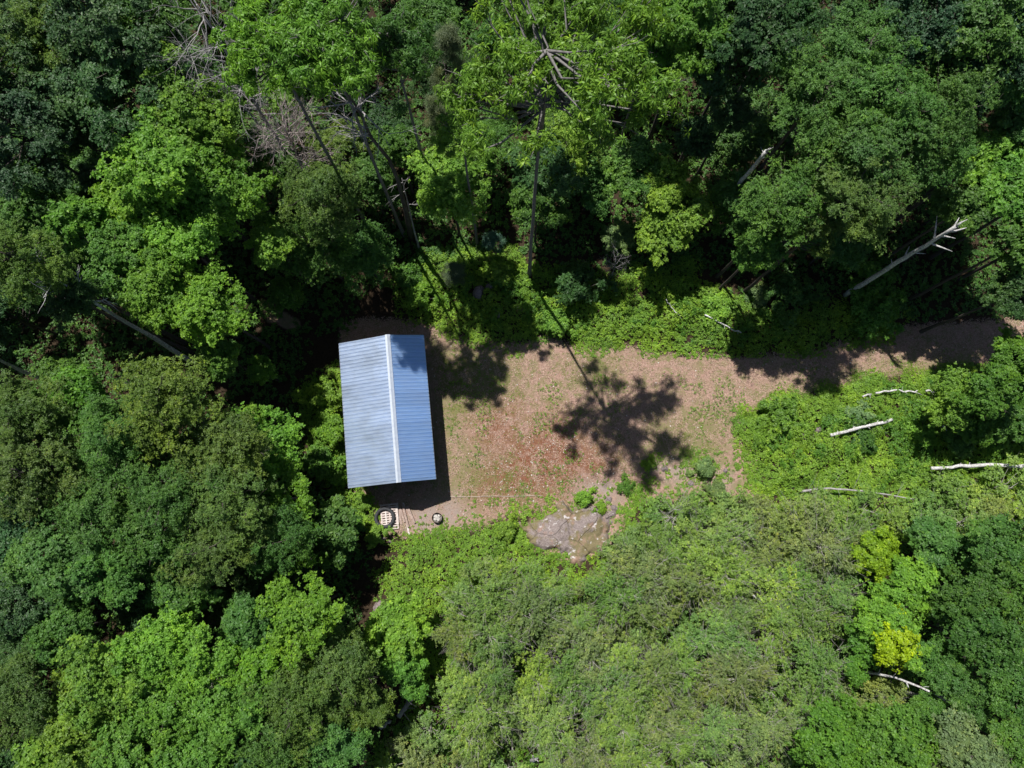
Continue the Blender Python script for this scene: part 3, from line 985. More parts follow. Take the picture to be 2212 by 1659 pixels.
    ('maple', 2030, 1180, 56, 4.5, 'mid', 'shaded young tree right of the yellow-tipped tree'),
    ('maple', 2130, 1180, 72, 5.5, 'mid', 'green tree near the right edge below the long white log'),
    ('maple', 2190, 1270, 72, 6, 'mid', 'green tree at the right edge, level with the bright young trees'),
    ('maple', 2080, 1290, 68, 5.5, 'mid', 'green tree beside the deep gap at lower right'),
    ('maple', 2140, 1390, 76, 6, 'mid', 'green tree at lower right below the deep gap'),
    ('fine', 2190, 1490, 72, 6.5, 'mid', 'green tree at the right edge near the bottom'),
    ('fine', 2090, 1480, 56, 5.5, 'mid', 'green tree right of the white birch log at lower right'),
    ('maple', 1900, 1600, 86, 6.5, 'fresh', 'fresh green tree at the bottom edge under the white birch log'),
    ('maple', 1790, 1600, 78, 6, 'fresh', 'fresh green tree at the bottom edge left of the white birch log'),
    ('maple', 2070, 1610, 80, 6.5, 'pale', 'pale-leaved tree at the bottom edge near the right corner'),
    ('fine', 2180, 1610, 70, 6.5, 'mid', 'tree in the bottom right corner'),
    ('fine', 1990, 1550, 52, 5.5, 'mid', 'tree between the white birch log and the pale-leaved tree'),
]
for row in TREES:
    tree(*row[:6], row[6], name='leafy_tree' if row[0] == 'shrub' else None)

def by_mark(pts, marks):
    """words that single out each of several look-alikes by the nearest landmark"""
    dirs = ['right of', 'lower right of', 'below', 'lower left of', 'left of', 'upper left of', 'above', 'upper right of']
    words = ['nearest', 'second nearest', 'third nearest', 'fourth nearest', 'fifth nearest', 'sixth nearest', 'seventh nearest', 'eighth nearest', 'ninth nearest', 'tenth nearest', 'eleventh nearest', 'twelfth nearest']
    ref = []
    for x, y in pts:
        d, m_ = min(((x - q[1]) ** 2 + (y - q[2]) ** 2, q) for q in marks)
        k = int(round(math.atan2(y - m_[2], x - m_[1]) / (math.pi / 4))) % 8
        ref.append((m_[0], dirs[k], d))
    return [words[min(11, sum(1 for q in ref if q[:2] == r[:2] and q[2] < r[2]))] + ' to and ' + r[1] + ' ' + r[0] for r in ref]


# young trees added in dark tints so that no sun reaches the canopy gaps
FMARKS = [('the bare twiggy tree', 610, 290), ('the tall dead grey tree', 440, 80), ('the large bright maple', 375, 370), ('the largest ash', 1175, 185), ('the round bright maple', 970, 400),
          ('the broken white snag', 1600, 410), ('the tall white snag', 1950, 560), ('the bright maple pair', 1440, 450), ('the pale leaning birch trunk', 310, 735), ('the olive-yellow corner tree', 95, 70),
          ('the fine-leaved tree group', 1860, 250), ('the brown soil patch', 600, 680), ('the top right corner', 2190, 30), ('the long leaning trunk', 830, 370), ('the short white broken trunk', 480, 1230),
          ('the reddish dead twigs', 475, 1440), ('the bottom left corner', 40, 1620), ('the brownish-olive crown', 380, 890)]


def sun_block_understory():
    rng = np.random.default_rng(33)
    spots = [P(r[1], r[2], r[4])[:2] for r in TREES]
    zones = [(np.array([(-140, -120), (2350, -120), (2350, 640), (1960, 640), (1560, 560), (1330, 500), (1100, 480), (900, 520), (700, 640), (560, 640), (400, 780), (-140, 800)], dtype=float), 78, 'upper'),
             (np.array([(-140, 880), (300, 870), (560, 960), (700, 1180), (740, 1330), (700, 1500), (600, 1720), (-140, 1720)], dtype=float), 26, 'lower left')]
    free = [ground_poly([(540, 620), (690, 640), (960, 690), (960, 480), (860, 480), (700, 620)])]
    for zone, cnt, word in zones:
        gp = ground_poly(zone)
        got = []
        tries = 0
        while len(got) < cnt and tries < 6000:
            tries += 1
            x, y = rng.uniform(gp[:, 0].min(), gp[:, 0].max()), rng.uniform(gp[:, 1].min(), gp[:, 1].max())
            if sdf(gp, np.array([x]), np.array([y]))[0] > -0.5 or sdf(free[0], np.array([x]), np.array([y]))[0] < 0.5: continue
            if min(np.hypot(x - a, y - b) for a, b in spots) < 1.6 or any(np.hypot(x - a, y - b) < 3.6 for a, b in got): continue
            got.append((x, y))
        info = []
        for x, y in got:
            z = rng.uniform(3.5, 6.5)
            yc, zc = CT * y + ST * (z - CAM_H), -ST * y + CT * (z - CAM_H)
            px, py = 1106 + FPX * x / -zc, 829.5 - FPX * yc / -zc
            info.append((px, py, z))
        ref = by_mark([q[:2] for q in info], [q for q in FMARKS if (q[2] < 800) == (word == 'upper')])
        for (px, py, z), w in zip(info, ref):
            tree(str(rng.choice(['maple', 'oak', 'fine'])), px, py, rng.uniform(1.6, 2.3) / span(px, py, z, 1.0), z, str(rng.choice(['dark', 'dark', 'mid'])),
                 'added sun-blocking young tree ' + w, 'added sun-blocking young trees under the ' + word + ' canopy', 'tree', 'young_tree')


sun_block_understory()

# thicket of slender saplings below the clearing
THICKET = [(985, 1250), (1080, 1215), (1180, 1255), (1330, 1235), (1370, 1120), (1420, 1085), (1470, 1085), (1600, 1095), (1720, 1085), (1900, 1090), (2000, 1060), (2212, 1040), (2212, 1130),
           (2000, 1140), (1860, 1150), (1840, 1240), (1840, 1330), (1800, 1420), (1830, 1480), (1960, 1510), (1830, 1540), (1720, 1570), (1720, 1680), (800, 1680), (860, 1600), (960, 1520), (985, 1420), (960, 1320)]
OPEN = [(1235, 1150, 75), (1540, 1050, 45), (1740, 1060, 30), (1790, 1058, 30), (1850, 1062, 30), (1900, 1068, 30), (1950, 1078, 30), (2000, 1088, 30), (2045, 1100, 28), (2040, 1010, 35), (2090, 1008, 35), (2140, 1008, 35), (2190, 1008, 35),
        (1645, 1165, 35), (1618, 1188, 25), (1590, 1250, 30), (1620, 1280, 30), (1650, 1305, 25), (1635, 1230, 25), (885, 1515, 50), (1155, 1645, 28), (885, 1265, 45), (870, 1370, 50), (1860, 1450, 40), (1920, 1470, 40), (1980, 1490, 30)]


def thicket():
    poly = np.array(THICKET, dtype=float)
    rng = np.random.default_rng(21)
    pts = []
    tries = 0
    while tries < 9000 and len(pts) < 150:
        tries += 1
        x, y = rng.uniform(790, 2212), rng.uniform(1030, 1680)
        if sdf(poly, np.array([x]), np.array([y]))[0] > -8: continue
        if any(np.hypot(x - a, y - b) < r for a, b, r in OPEN): continue
        far = np.clip((y - 1080) / 500, 0, 1)
        if all((x - a) ** 2 + (y - b) ** 2 > (42 + 22 * far) ** 2 for a, b, _ in pts):
            pts.append((x, y, far))
    marks = [('the lichen rock', 1235, 1145), ('the fire ring', 945, 1118), ('the narrow rock ledge', 885, 1265), ('the pale fallen stump', 888, 1512), ('the white stub', 1153, 1640),
             ('the diagonal fallen trunk', 1615, 1270), ('the white-topped thicket rock', 1642, 1157), ('the long grey fallen tree', 1850, 1065), ('the yellow-tipped tree', 1885, 1190),
             ('the yellow-leaved tree', 1935, 1395), ('the long white log', 2100, 1008), ('the white birch log', 1915, 1457), ('the rubble rocks', 1540, 1045)]
    ref = by_mark([(q[0], q[1]) for q in pts], marks)
    for i, (x, y, far) in enumerate(pts):
        inner = -sdf(poly, np.array([x]), np.array([y]))[0]
        tint = str(rng.choice(['sap1', 'sap2', 'sap3', 'sap4']))
        tone = {'sap3': 'olive-green', 'sap2': 'green', 'sap1': 'light green', 'sap4': 'bright green'}[tint]
        if far > 0.12 and inner > 28 and rng.uniform() < 0.74:
            z = 1.6 + 3.6 * far * rng.uniform(0.5, 1.3) + rng.uniform(0, 0.7)
            tree('airy', x, y, min(rng.uniform(52, 82), inner + 22), z, tint, tone + ' airy young tree ' + ref[i], 'airy young trees of the thicket', 'tree', 'young_tree')
        else:
            z = 0.8 + 1.6 * far * rng.uniform(0.6, 1.3) + rng.uniform(0, 0.5)
            tree('sapling', x, y, rng.uniform(34, 52), z, tint, tone + ' thicket sapling ' + ref[i], 'grey-twigged saplings of the thicket', 'sapling')


thicket()

# shrubs that stand apart in the undergrowth
SHRUBS = [
    (1262, 1076, 20, 0.35, 'lime', 'bright bush at the upper tip of the lichen rock'), (1298, 1094, 14, 0.3, 'lime', 'small bush on the right of the bush above the lichen rock'),
    (1352, 1048, 14, 0.28, 'fresh', 'bush at the foot of the big tree shadow'), (1402, 1002, 12, 0.22, 'lime', 'small bush at the clearing edge above the rubble'),
    (700, 860, 36, 0.9, 'lime', 'bush beside the upper left eave of the shed'), (715, 930, 38, 1.0, 'bright', 'bush halfway along the long left eave of the shed'),
    (725, 1010, 36, 0.9, 'bright', 'bush beside the lower left eave of the shed'), (690, 1000, 40, 1.3, 'fresh', 'darker bush left of the bushes along the shed'),
    (785, 1082, 20, 0.5, 'lime', 'bush above the tractor tyre at the shed corner'), (772, 1140, 22, 0.5, 'fresh', 'bush left of the tractor tyre'),
    (810, 1160, 24, 0.5, 'lime', 'bush below the tractor tyre'), (1095, 1145, 24, 0.5, 'lime', 'bush left of the pale tip of the lichen rock'),
    (1680, 905, 40, 0.5, 'bright', 'bush at the left of the brambles right of the clearing'),
    (1862, 905, 26, 0.4, 'pale', 'pale green bush behind the short white log'), (1856, 958, 28, 0.4, 'mid', 'dark bush in front of the short white log'),
    (1990, 940, 34, 0.7, 'bright', 'bush right of the lone pale boulder'), (1560, 660, 36, 0.9, 'lime', 'bush left of the thin pale pole'),
    (1700, 640, 38, 1.2, 'mid', 'bush in the shade below the fine-leaved group'), (1870, 590, 44, 1.4, 'fresh', 'bush crossed by the foot of the white snag'),
    (1900, 680, 40, 1.0, 'fresh', 'bush at the track edge under the white snag'), (1650, 630, 26, 0.7, 'pale', 'grey-green bush beside the thin pale pole'),
    (905, 640, 36, 0.9, 'bright', 'bush left of the foot of the leaning grey trunk'), (880, 600, 34, 1.0, 'fresh', 'bush above the shed corner near the leaning trunk'),
    (1085, 590, 34, 0.9, 'lime', 'bush below the small blue-green pine'), (1130, 620, 28, 0.8, 'bright', 'bush above the purple-grey rocks'),
    (1200, 700, 34, 0.8, 'bright', 'bush at the clearing edge under the largest ash shadow'), (1240, 620, 50, 1.6, 'dark', 'dark bush in the deep shade above the clearing'),
    (640, 1260, 36, 1.5, 'dark', 'dark bush in the black shade in front of the lower left forest'),
    (1520, 1010, 24, 0.4, 'pale', 'pale weeds among the rubble rocks'), (1545, 1060, 24, 0.4, 'pale', 'pale weeds below the rubble rocks'),
]
for x, y, r, z, t, lab in SHRUBS:
    tree('shrub', x, y, r, z, t, lab, None, 'bush', 'shrub')


# ------------------------------------------------------------------ undergrowth that nobody could count
def cover(name, label, poly_px, dens, L, W, tint, seed, hmax=0.7, mscale=0.9, soft=0.5, m=4, gate=0.0, patch=0.0):
    poly = ground_poly(poly_px)
    rng = np.random.default_rng(seed)
    x0, y0 = poly.min(0)
    x1, y1 = poly.max(0)
    n = int((x1 - x0) * (y1 - y0) * dens / m)
    X, Y = rng.uniform(x0, x1, n), rng.uniform(y0, y1, n)
    d = sdf(poly, X, Y) + (vnoise(X * 0.9, Y * 0.9, seed) - 0.5) * 1.6
    h = 0.65 * vnoise(X * mscale, Y * mscale, seed + 1) + 0.35 * vnoise(X * mscale * 3, Y * mscale * 3, seed + 2)
    keep = (d < rng.uniform(-soft, soft, n)) & (h > gate)
    if patch: keep &= vnoise(X * 0.33, Y * 0.33, seed + 7) * 0.7 + vnoise(X * 1.0, Y * 1.0, seed + 8) * 0.3 > patch + rng.normal(0, 0.04, n)
    # leave the shed's footprint free
    A = [P(731, 741, 2.8), P(916, 724, 2.8), P(941, 1037, 2.8), P(753, 1053, 2.8)]
    keep &= sdf(np.array(A)[:, :2], X, Y) > -0.15
    X, Y, h, d = X[keep], Y[keep], h[keep], d[keep]
    e = 0.05
    gx = (vnoise((X + e) * mscale, Y * mscale, seed + 1) - vnoise((X - e) * mscale, Y * mscale, seed + 1)) / (2 * e)
    gy = (vnoise(X * mscale, (Y + e) * mscale, seed + 1) - vnoise(X * mscale, (Y - e) * mscale, seed + 1)) / (2 * e)
    taper = np.clip(-d / 2.2 + 0.12, 0.06, 1)
    Z = gheight(X, Y) + 0.06 + hmax * taper * np.clip((h - 0.15) / 0.7, 0, 1.2) * rng.uniform(0.55, 1.0, len(X))
    out = unit(np.stack([-gx * hmax, -gy * hmax, np.full(len(X), 0.5)], 1))
    cl = leaf_cloud(np.stack([X, Y, Z], 1), out, m, L, W, 0.12, rng, 0.9)
    me = leaf_mesh(name, [cl])
    o = obj(name, me, M['leaf'])
    o.color = (*TINT[tint], 1)
    tag(o, label, None, None, 'stuff')


cover('bramble_undergrowth', 'bright brambles along the upper edge of the clearing', [(870, 590), (930, 540), (1010, 530), (1100, 550), (1180, 560), (1290, 600), (1360, 580), (1480, 570), (1560, 620), (1640, 660), (1760, 670), (1900, 640), (1985, 680),
      (1880, 727), (1780, 752), (1680, 770), (1560, 775), (1440, 768), (1340, 748), (1240, 747), (1180, 735), (1100, 746), (1000, 735), (955, 712), (900, 697), (850, 680)], 430, 0.12, 0.08, 'lime', 101, 1.15, 1.3, 0.5, 4, 0.16)
cover('bramble_undergrowth', 'bright green brambles right of the clearing around the white logs', [(1600, 890), (1650, 873), (1720, 853), (1850, 828), (2000, 800), (2090, 785), (2140, 800), (2260, 830), (2260, 1080), (1700, 1080), (1605, 1072), (1585, 1000), (1590, 930)],
      500, 0.12, 0.08, 'lime', 102, 0.95, 1.4, 0.5, 4, 0.17)
cover('bramble_undergrowth', 'bright green brambles along the long left side of the shed', [(665, 840), (735, 780), (780, 1060), (830, 1080), (815, 1150), (840, 1180), (790, 1170), (740, 1080), (690, 1000), (650, 920)], 480, 0.12, 0.08, 'lime', 103, 1.1, 1.3, 0.5, 4, 0.15)
cover('bramble_undergrowth', 'yellow-green brambles below the fire ring and the lichen rock', [(825, 1155), (900, 1160), (960, 1160), (1060, 1125), (1150, 1105), (1150, 1160), (1210, 1210), (1330, 1190), (1345, 1095), (1385, 1065), (1450, 1072), (1570, 1085), (1700, 1080), (1900, 1075), (2250, 1040), (2250, 1180),
      (1700, 1230), (1100, 1330), (960, 1500), (880, 1480), (790, 1400), (800, 1290), (840, 1220)], 400, 0.12, 0.075, 'lime', 104, 0.7, 1.5, 0.5, 4, 0.22)
cover('bramble_undergrowth', 'taller darker bramble clumps among the bright ones right of the clearing', [(1620, 890), (1720, 860), (1850, 840), (2000, 815), (2120, 820), (2230, 860), (2230, 1060), (1700, 1070), (1620, 1050), (1610, 940)],
      260, 0.12, 0.075, 'fresh', 112, 1.15, 1.0, 0.5, 4, 0.56)
cover('bramble_undergrowth', 'taller darker bramble clumps among the bright ones above the clearing', [(890, 600), (1000, 560), (1180, 580), (1360, 600), (1560, 640), (1760, 690), (1900, 660), (1780, 735), (1560, 755), (1340, 730), (1000, 715)],
      260, 0.12, 0.075, 'fresh', 113, 1.4, 1.0, 0.5, 4, 0.56)
cover('thicket_undergrowth', 'green undergrowth beneath the saplings at the bottom', [(880, 1480), (960, 1480), (1100, 1320), (1700, 1220), (2250, 1170), (2290, 1700), (780, 1700), (800, 1560)], 190, 0.14, 0.085, 'bright', 105, 0.9, 0.7)
cover('forest_undergrowth', 'sparse dark seedlings on the floor of the upper forest', [(-100, -60), (2320, -60), (2320, 680), (1960, 690), (1500, 600), (1100, 560), (860, 600), (740, 700), (650, 760), (-100, 840)], 110, 0.17, 0.11, 'mid', 106, 0.9, 0.7, 0.5, 5, 0.28)
cover('forest_undergrowth', 'sparse dark seedlings on the floor of the lower left forest', [(-100, 830), (640, 770), (670, 900), (780, 1150), (800, 1400), (740, 1720), (-100, 1720)], 90, 0.17, 0.11, 'mid', 107, 0.9, 0.7, 0.5, 5, 0.28)
cover('grass_fringe', 'lush green grass fringe where the clearing meets the brambles', [(1640, 878), (1720, 855), (1900, 813), (2100, 780), (2110, 800), (1900, 835), (1740, 870), (1610, 905), (1600, 940), (1560, 985), (1480, 1010), (1470, 990), (1540, 962), (1585, 930), (1595, 890)], 420, 0.20, 0.022, 'lime', 108, 0.22, 2.0, 0.5, 5)


cover('weed_tufts', 'low green weeds scattered through the dry grass of the clearing', [(940, 760), (1130, 750), (1340, 760), (1560, 780), (1900, 745), (2150, 740), (2080, 785), (1700, 850), (1590, 900), (1560, 950), (1400, 1000), (1330, 1020), (1240, 1075), (1060, 1110), (980, 1090), (950, 900)],
      170, 0.075, 0.032, 'bright', 109, 0.14, 1.1, 0.5, 5, 0.50, 0.47)
cover('weed_tufts', 'fraying fringe of yellow-green weeds along the lower edge of the clearing', [(880, 1150), (960, 1140), (1060, 1105), (1150, 1085), (1240, 1070), (1330, 1040), (1420, 990), (1540, 970), (1600, 1060), (1440, 1075), (1340, 1120), (1150, 1130), (960, 1180), (880, 1180)],
      340, 0.10, 0.055, 'lime', 110, 0.26, 1.6, 0.6, 5, 0.38, 0.36)


def dry_grass():
    rng = np.random.default_rng(55)
    x0, y0 = CLEAR.min(0)
    x1, y1 = CLEAR.max(0)
    n = 330000
    X, Y = rng.uniform(x0, x1, n), rng.uniform(y0, y1, n)
    d = sdf(CLEAR, X, Y)
    A = [P(731, 741, 2.8), P(916, 724, 2.8), P(941, 1037, 2.8), P(753, 1053, 2.8)]
    tuft = vnoise(X * 2.2, Y * 2.2, 9) * 0.6 + vnoise(X * 6, Y * 6, 10) * 0.4
    bare = shapes_mask(BARE, X, Y, 0.6)
    keep = (d < 0.25) & (sdf(np.array(A)[:, :2], X, Y) > 0.1) & (tuft > rng.uniform(0.2, 0.75, n)) & (bare < rng.uniform(0.1, 1.2, n))
    X, Y, tuft = X[keep], Y[keep], tuft[keep]
    n = len(X)
    lush = shapes_mask(LUSH, X, Y, 1.0)
    patch = vnoise(X * 0.55, Y * 0.55, 12)
    g = rng.uniform(0, 1, n) < np.clip(0.08 + 0.5 * lush + 0.5 * np.clip(patch - 0.5, 0, 1), 0, 0.8) * (0.3 + 1.2 * (vnoise(X * 3, Y * 3, 14) > 0.5))
    rd = shapes_mask(RED, X, Y, 1.4) * np.clip((vnoise(X * 0.8, Y * 0.8, 15) * 0.6 + vnoise(X * 2.5, Y * 2.5, 16) * 0.4 - 0.3) * 3, 0, 1)
    lv = np.where(g, rng.uniform(0.66, 1.0, n), np.where(rng.uniform(0, 1, n) < rd * 0.6, rng.uniform(0.5, 0.6, n), rng.uniform(0, 0.48, n)))
    th = rng.uniform(0, 6.28, n)
    L = rng.uniform(0.06, 0.19, n)
    up = rng.uniform(0.15, 0.9, n) * L
    w = rng.uniform(0.008, 0.02, n)
    dx, dy = np.cos(th), np.sin(th)
    base = np.stack([X, Y, np.zeros(n)], 1)
    side = np.stack([-dy * w, dx * w, np.zeros(n)], 1)
    tip = base + np.stack([dx * L, dy * L, up], 1)
    V = np.stack([base - side, base + side, tip], 1).reshape(-1, 3)
    me = mesh_from('dry_grass', V, None, np.arange(n * 3).reshape(-1, 3), False, {'lv': np.repeat(lv, 3)})
    tag(obj('dry_grass', me, M['blade']), 'short dry straw-coloured grass with green tufts all over the clearing', None, None, 'stuff')


dry_grass()


# ------------------------------------------------------------------ bare trees, snags and logs
def branchy(mb, start, direc, length, r0, rng, depth, kids=4, spread=0.6, bend=0.12, n=6):
    pts = [np.array(start, dtype=float)]
    d = unit(np.array(direc, dtype=float))
    seg = 5
    for i in range(seg):
        d = unit(d + rng.normal(0, bend, 3))
        pts.append(pts[-1] + d * length / seg)
    mb.tube(pts, np.linspace(r0, r0 * (0.3 if depth else 0.2), seg + 1), n if depth > 1 else 4, depth > 1)
    if depth:
        for k in range(kids):
            t = rng.uniform(0.25, 1.0)
            i = min(int(t * seg), seg - 1)
            p = pts[i] + (pts[i + 1] - pts[i]) * (t * seg - i)
            nd = unit(unit(pts[i + 1] - pts[i]) + rng.normal(0, spread, 3))
            branchy(mb, p, nd, length * rng.uniform(0.45, 0.7), r0 * (0.55 - 0.15 * t), rng, depth - 1, kids, spread, bend, n)


def bare_tree(name, label, base_px, top_px, ztop, r0, crown_from, seed, mat, nb=14, blen=1.6, depth=2, spread=0.5, zbase=None, up=0.7, kids=4, stem_mat=None, bow=0.0):
    """standing leafless tree: stem from a ground spot to a tip, boughs from crown_from upward"""
    b = P(base_px[0], base_px[1], 0)
    b[2] = gz(b[0], b[1]) - 0.1
    t = P(top_px[0], top_px[1], ztop)
    root = empty(name, tuple(b))
    tag(root, label, 'dead tree')
    v = t - b
    rng = np.random.default_rng(seed)
    k = 9
    s = np.linspace(0, 1, k)
    pts = s[:, None] * v
    wob = np.cumsum(rng.normal(0, 0.05, (k, 3)), 0)
    pts += (wob - s[:, None] * wob[-1]) * (np.linalg.norm(v) / 10)
    pts[:, 0] += bow * np.sin(s * math.pi) * 1.2
    mb = MB()
    mb.tube(pts, r0 * (1 - 0.78 * s), 8)
    obj('trunk', mb.mesh('trunk', True), stem_mat or mat, root)
    mb = MB()
    for i in range(nb):
        f = rng.uniform(crown_from, 1.0)
        p = np.array([np.interp(f, s, pts[:, j]) for j in range(3)])
        a = rng.uniform(0, 6.28)
        d = unit(np.array([math.cos(a), math.sin(a), rng.normal(up, 0.3)]))
        branchy(mb, p, d, blen * rng.uniform(0.6, 1.2), r0 * 0.38 * (1.1 - 0.5 * f), rng, depth, kids, spread)
    obj('branches', mb.mesh('branches', True), mat, root)
    return root


bare_tree('dead_tree', 'bare twiggy brown-grey dead tree among the bright maples', (706, 470), (610, 268), 12.5, 0.11, 0.55, 301, M['deadtwig'], 40, 2.0, 2, 0.4, up=1.1, kids=5)
bare_tree('dead_tree', 'tall dead tree with many grey branches at the top left edge', (655, 400), (425, 10), 17.5, 0.15, 0.50, 302, M['deadwood'], 34, 2.6, 2, 0.5, up=1.0)
bare_tree('dead_tree', 'thin dead grey stem beside the tall dead tree at the top left', (660, 380), (385, 65), 14, 0.09, 0.6, 303, M['deadwood'], 6, 1.1, 1, 0.5)
bare_tree('leaning_dead_tree', 'long leaning grey trunk with bare white branch tips above the shed', (893, 520), (735, 175), 18.5, 0.19, 0.74, 304, M['deadwood'], 14, 2.0, 2, 0.6, up=0.5, stem_mat=M['bark'], bow=0.5)
bare_tree('dead_tree', 'thin forked dead stem at the foot of the long leaning trunk', (905, 545), (868, 385), 8, 0.08, 0.6, 305, M['deadwood'], 5, 1.0, 1, 0.6)
bare_tree('dead_bush', 'small bare grey bush in the dark shade above the clearing', (1322, 600), (1335, 545), 3, 0.04, 0.2, 306, M['deadwood'], 14, 0.9, 2, 0.7)
bare_tree('dead_tree', 'reddish-grey dead twigs among the bright maples at lower left', (520, 1400), (470, 1445), 8.6, 0.07, 0.75, 307, M['deadtwig'], 8, 0.9, 2, 0.6)
bare_tree('dead_tree', 'white bare limbs of the birch at the left edge', (418, 786), (110, 600), 15, 0.17, 0.72, 308, M['birch'], 9, 1.6, 1, 0.6)
bare_tree('birch_snag', 'dark birch trunk at the left edge below the pale leaning birch', (118, 826), (-60, 745), 8, 0.16, 0.8, 309, M['birch'], 4, 0.8, 1)


for n_, (bx_, tx_, lab_) in enumerate([
        ((1318, 1450), (1326, 1468), 'bare white-grey dead sapling in the middle of the thicket'), ((1400, 1430), (1408, 1446), 'fan-shaped bare sapling right of the bare white-grey one'),
        ((1640, 1330), (1656, 1352), 'bare brown-grey sapling under the diagonal fallen trunk'), ((1610, 1368), (1624, 1392), 'small bare bush below the diagonal fallen trunk'),
        ((1470, 1090), (1440, 1110), 'bare twiggy sapling below the rubble rocks'), ((2010, 1300), (2050, 1340), 'bare reddish sapling beside the deep gap at lower right'),
        ((2090, 1250), (2150, 1290), 'bare pale sapling near the right edge at lower right'), ((1050, 1320), (1050, 1345), 'bare grey sapling at the left end of the thicket'),
        ((1180, 1400), (1185, 1430), 'bare grey sapling left of the bare white-grey one'), ((1230, 1560), (1240, 1590), 'bare grey sapling near the bottom edge')]):
    bare_tree('dead_sapling', lab_, bx_, tx_, 3.2 + 1.6 * ((n_ * 7) % 5) / 5, 0.035, 0.35, 320 + n_, M['twig'] if n_ % 3 else M['deadtwig'], 14, 1.3, 2, 0.4, up=0.8, kids=3)


def snag(name, label, base_px, top_px, ztop, r0, stubs, mat, seed, taper=0.5):
    b = P(base_px[0], base_px[1], 0)
    b[2] = gz(b[0], b[1]) - 0.1
    t = P(top_px[0], top_px[1], ztop)
    root = empty(name, tuple(b))
    tag(root, label, 'snag')
    rng = np.random.default_rng(seed)
    v = t - b
    s = np.linspace(0, 1, 14)
    pts = s[:, None] * v + rng.normal(0, 0.025, (14, 3))
    mb = MB()
    rr = r0 * (1 - (1 - taper) * s) * rng.uniform(0.92, 1.1, 14)
    mb.tube(pts, rr, 9)
    mb.tube([pts[-1], pts[-1] + unit(v) * 0.35 + np.array([0.08, 0.05, 0])], [rr[-1] * 0.7, 0.01], 5)
    obj('trunk', mb.mesh('trunk', True), mat, root)
    for f, (ex, ey), dz, r in stubs:
        p = f * v
        e = P(ex, ey, f * ztop + dz) - b
        m_ = (p + e) / 2 + rng.normal(0, 0.06, 3)
        mb = MB()
        mb.tube([p, m_, e], [r, r * 0.8, r * 0.25], 6)
        obj('branch', mb.mesh('branch', True), mat, root)


snag('birch_snag', 'tall white snag with stub branches rising over the track at right', (1822, 640), (2066, 487), 11.4, 0.165,
     [(0.84, (2024, 466), 0.5, 0.06), (0.80, (2057, 543), 0.4, 0.06), (0.93, (2088, 492), 0.7, 0.07), (0.98, (2090, 474), 0.8, 0.06), (0.88, (2064, 515), 0.3, 0.06), (0.97, (2072, 470), 0.5, 0.05), (0.6, (1965, 532), 0.2, 0.045), (0.68, (2000, 548), 0.2, 0.04), (0.5, (1925, 560), 0.1, 0.04)], M['birch'], 1)
snag('birch_snag', 'broken white snag leaning out of the black gap at upper right', (1535, 470), (1655, 328), 10.6, 0.13,
     [(0.93, (1643, 318), 0.2, 0.035), (0.98, (1671, 318), 0.4, 0.06), (0.9, (1652, 340), 0.1, 0.06)], M['birch'], 2, 0.75)
snag('broken_trunk', 'short white broken trunk in a black hole of the lower left forest', (520, 1160), (473, 1258), 5.5, 0.10, [(0.95, (470, 1250), 0.1, 0.05)], M['birch'], 3, 0.8)
snag('birch_snag', 'white forked stub at the bottom edge', (1145, 1640), (1158, 1640), 2.6, 0.09, [(0.8, (1152, 1632), 0.5, 0.05), (0.9, (1163, 1646), 0.5, 0.05)], M['birch'], 4, 0.7)


def log(name, label, px, r0, r1, mat, z=0.15, stubs=6, seed=0, sl=0.4, cat='log', group=None):
    pts = np.array([P(x, y, (z if not isinstance(z, (list, tuple)) else z[i])) for i, (x, y) in enumerate(px)])
    for p in pts: p[2] += gz(p[0], p[1])
    o0 = pts[0].copy()
    pts = pts - o0
    rng = np.random.default_rng(400 + seed)
    k = max(8, len(px) * 3)
    dd = np.concatenate([[0], np.cumsum(np.linalg.norm(np.diff(pts, axis=0), axis=1))])
    ss = np.linspace(0, dd[-1], k)
    q = np.stack([np.interp(ss, dd, pts[:, j]) for j in range(3)], 1)
    q[1:-1] += rng.normal(0, 0.03, (k - 2, 3))
    root = empty(name, tuple(o0))
    tag(root, label, cat, group)
    mb = MB()
    mb.tube(q, np.linspace(r0, r1, k) * rng.uniform(0.92, 1.08, k), 9)
    obj('stem', mb.mesh('stem', True), mat, root)
    for i in range(stubs):
        f = rng.integers(1, k - 1)
        t = unit(q[f + 1] - q[f]) if f + 1 < k else unit(q[f] - q[f - 1])
        a = unit(np.cross(t, [0, 0, 1]) * rng.choice([-1, 1]) + t * rng.uniform(0, 0.8) + np.array([0, 0, rng.uniform(-0.1, 0.7)]))
        L = sl * rng.uniform(0.4, 1.2)
        mb = MB()
        mb.tube([q[f], q[f] + a * L * 0.5 + rng.normal(0, 0.03, 3), q[f] + a * L], [r1 * 0.4, r1 * 0.3, r1 * 0.12], 5)
        obj('branch_stub', mb.mesh('branch_stub', True), mat, root)


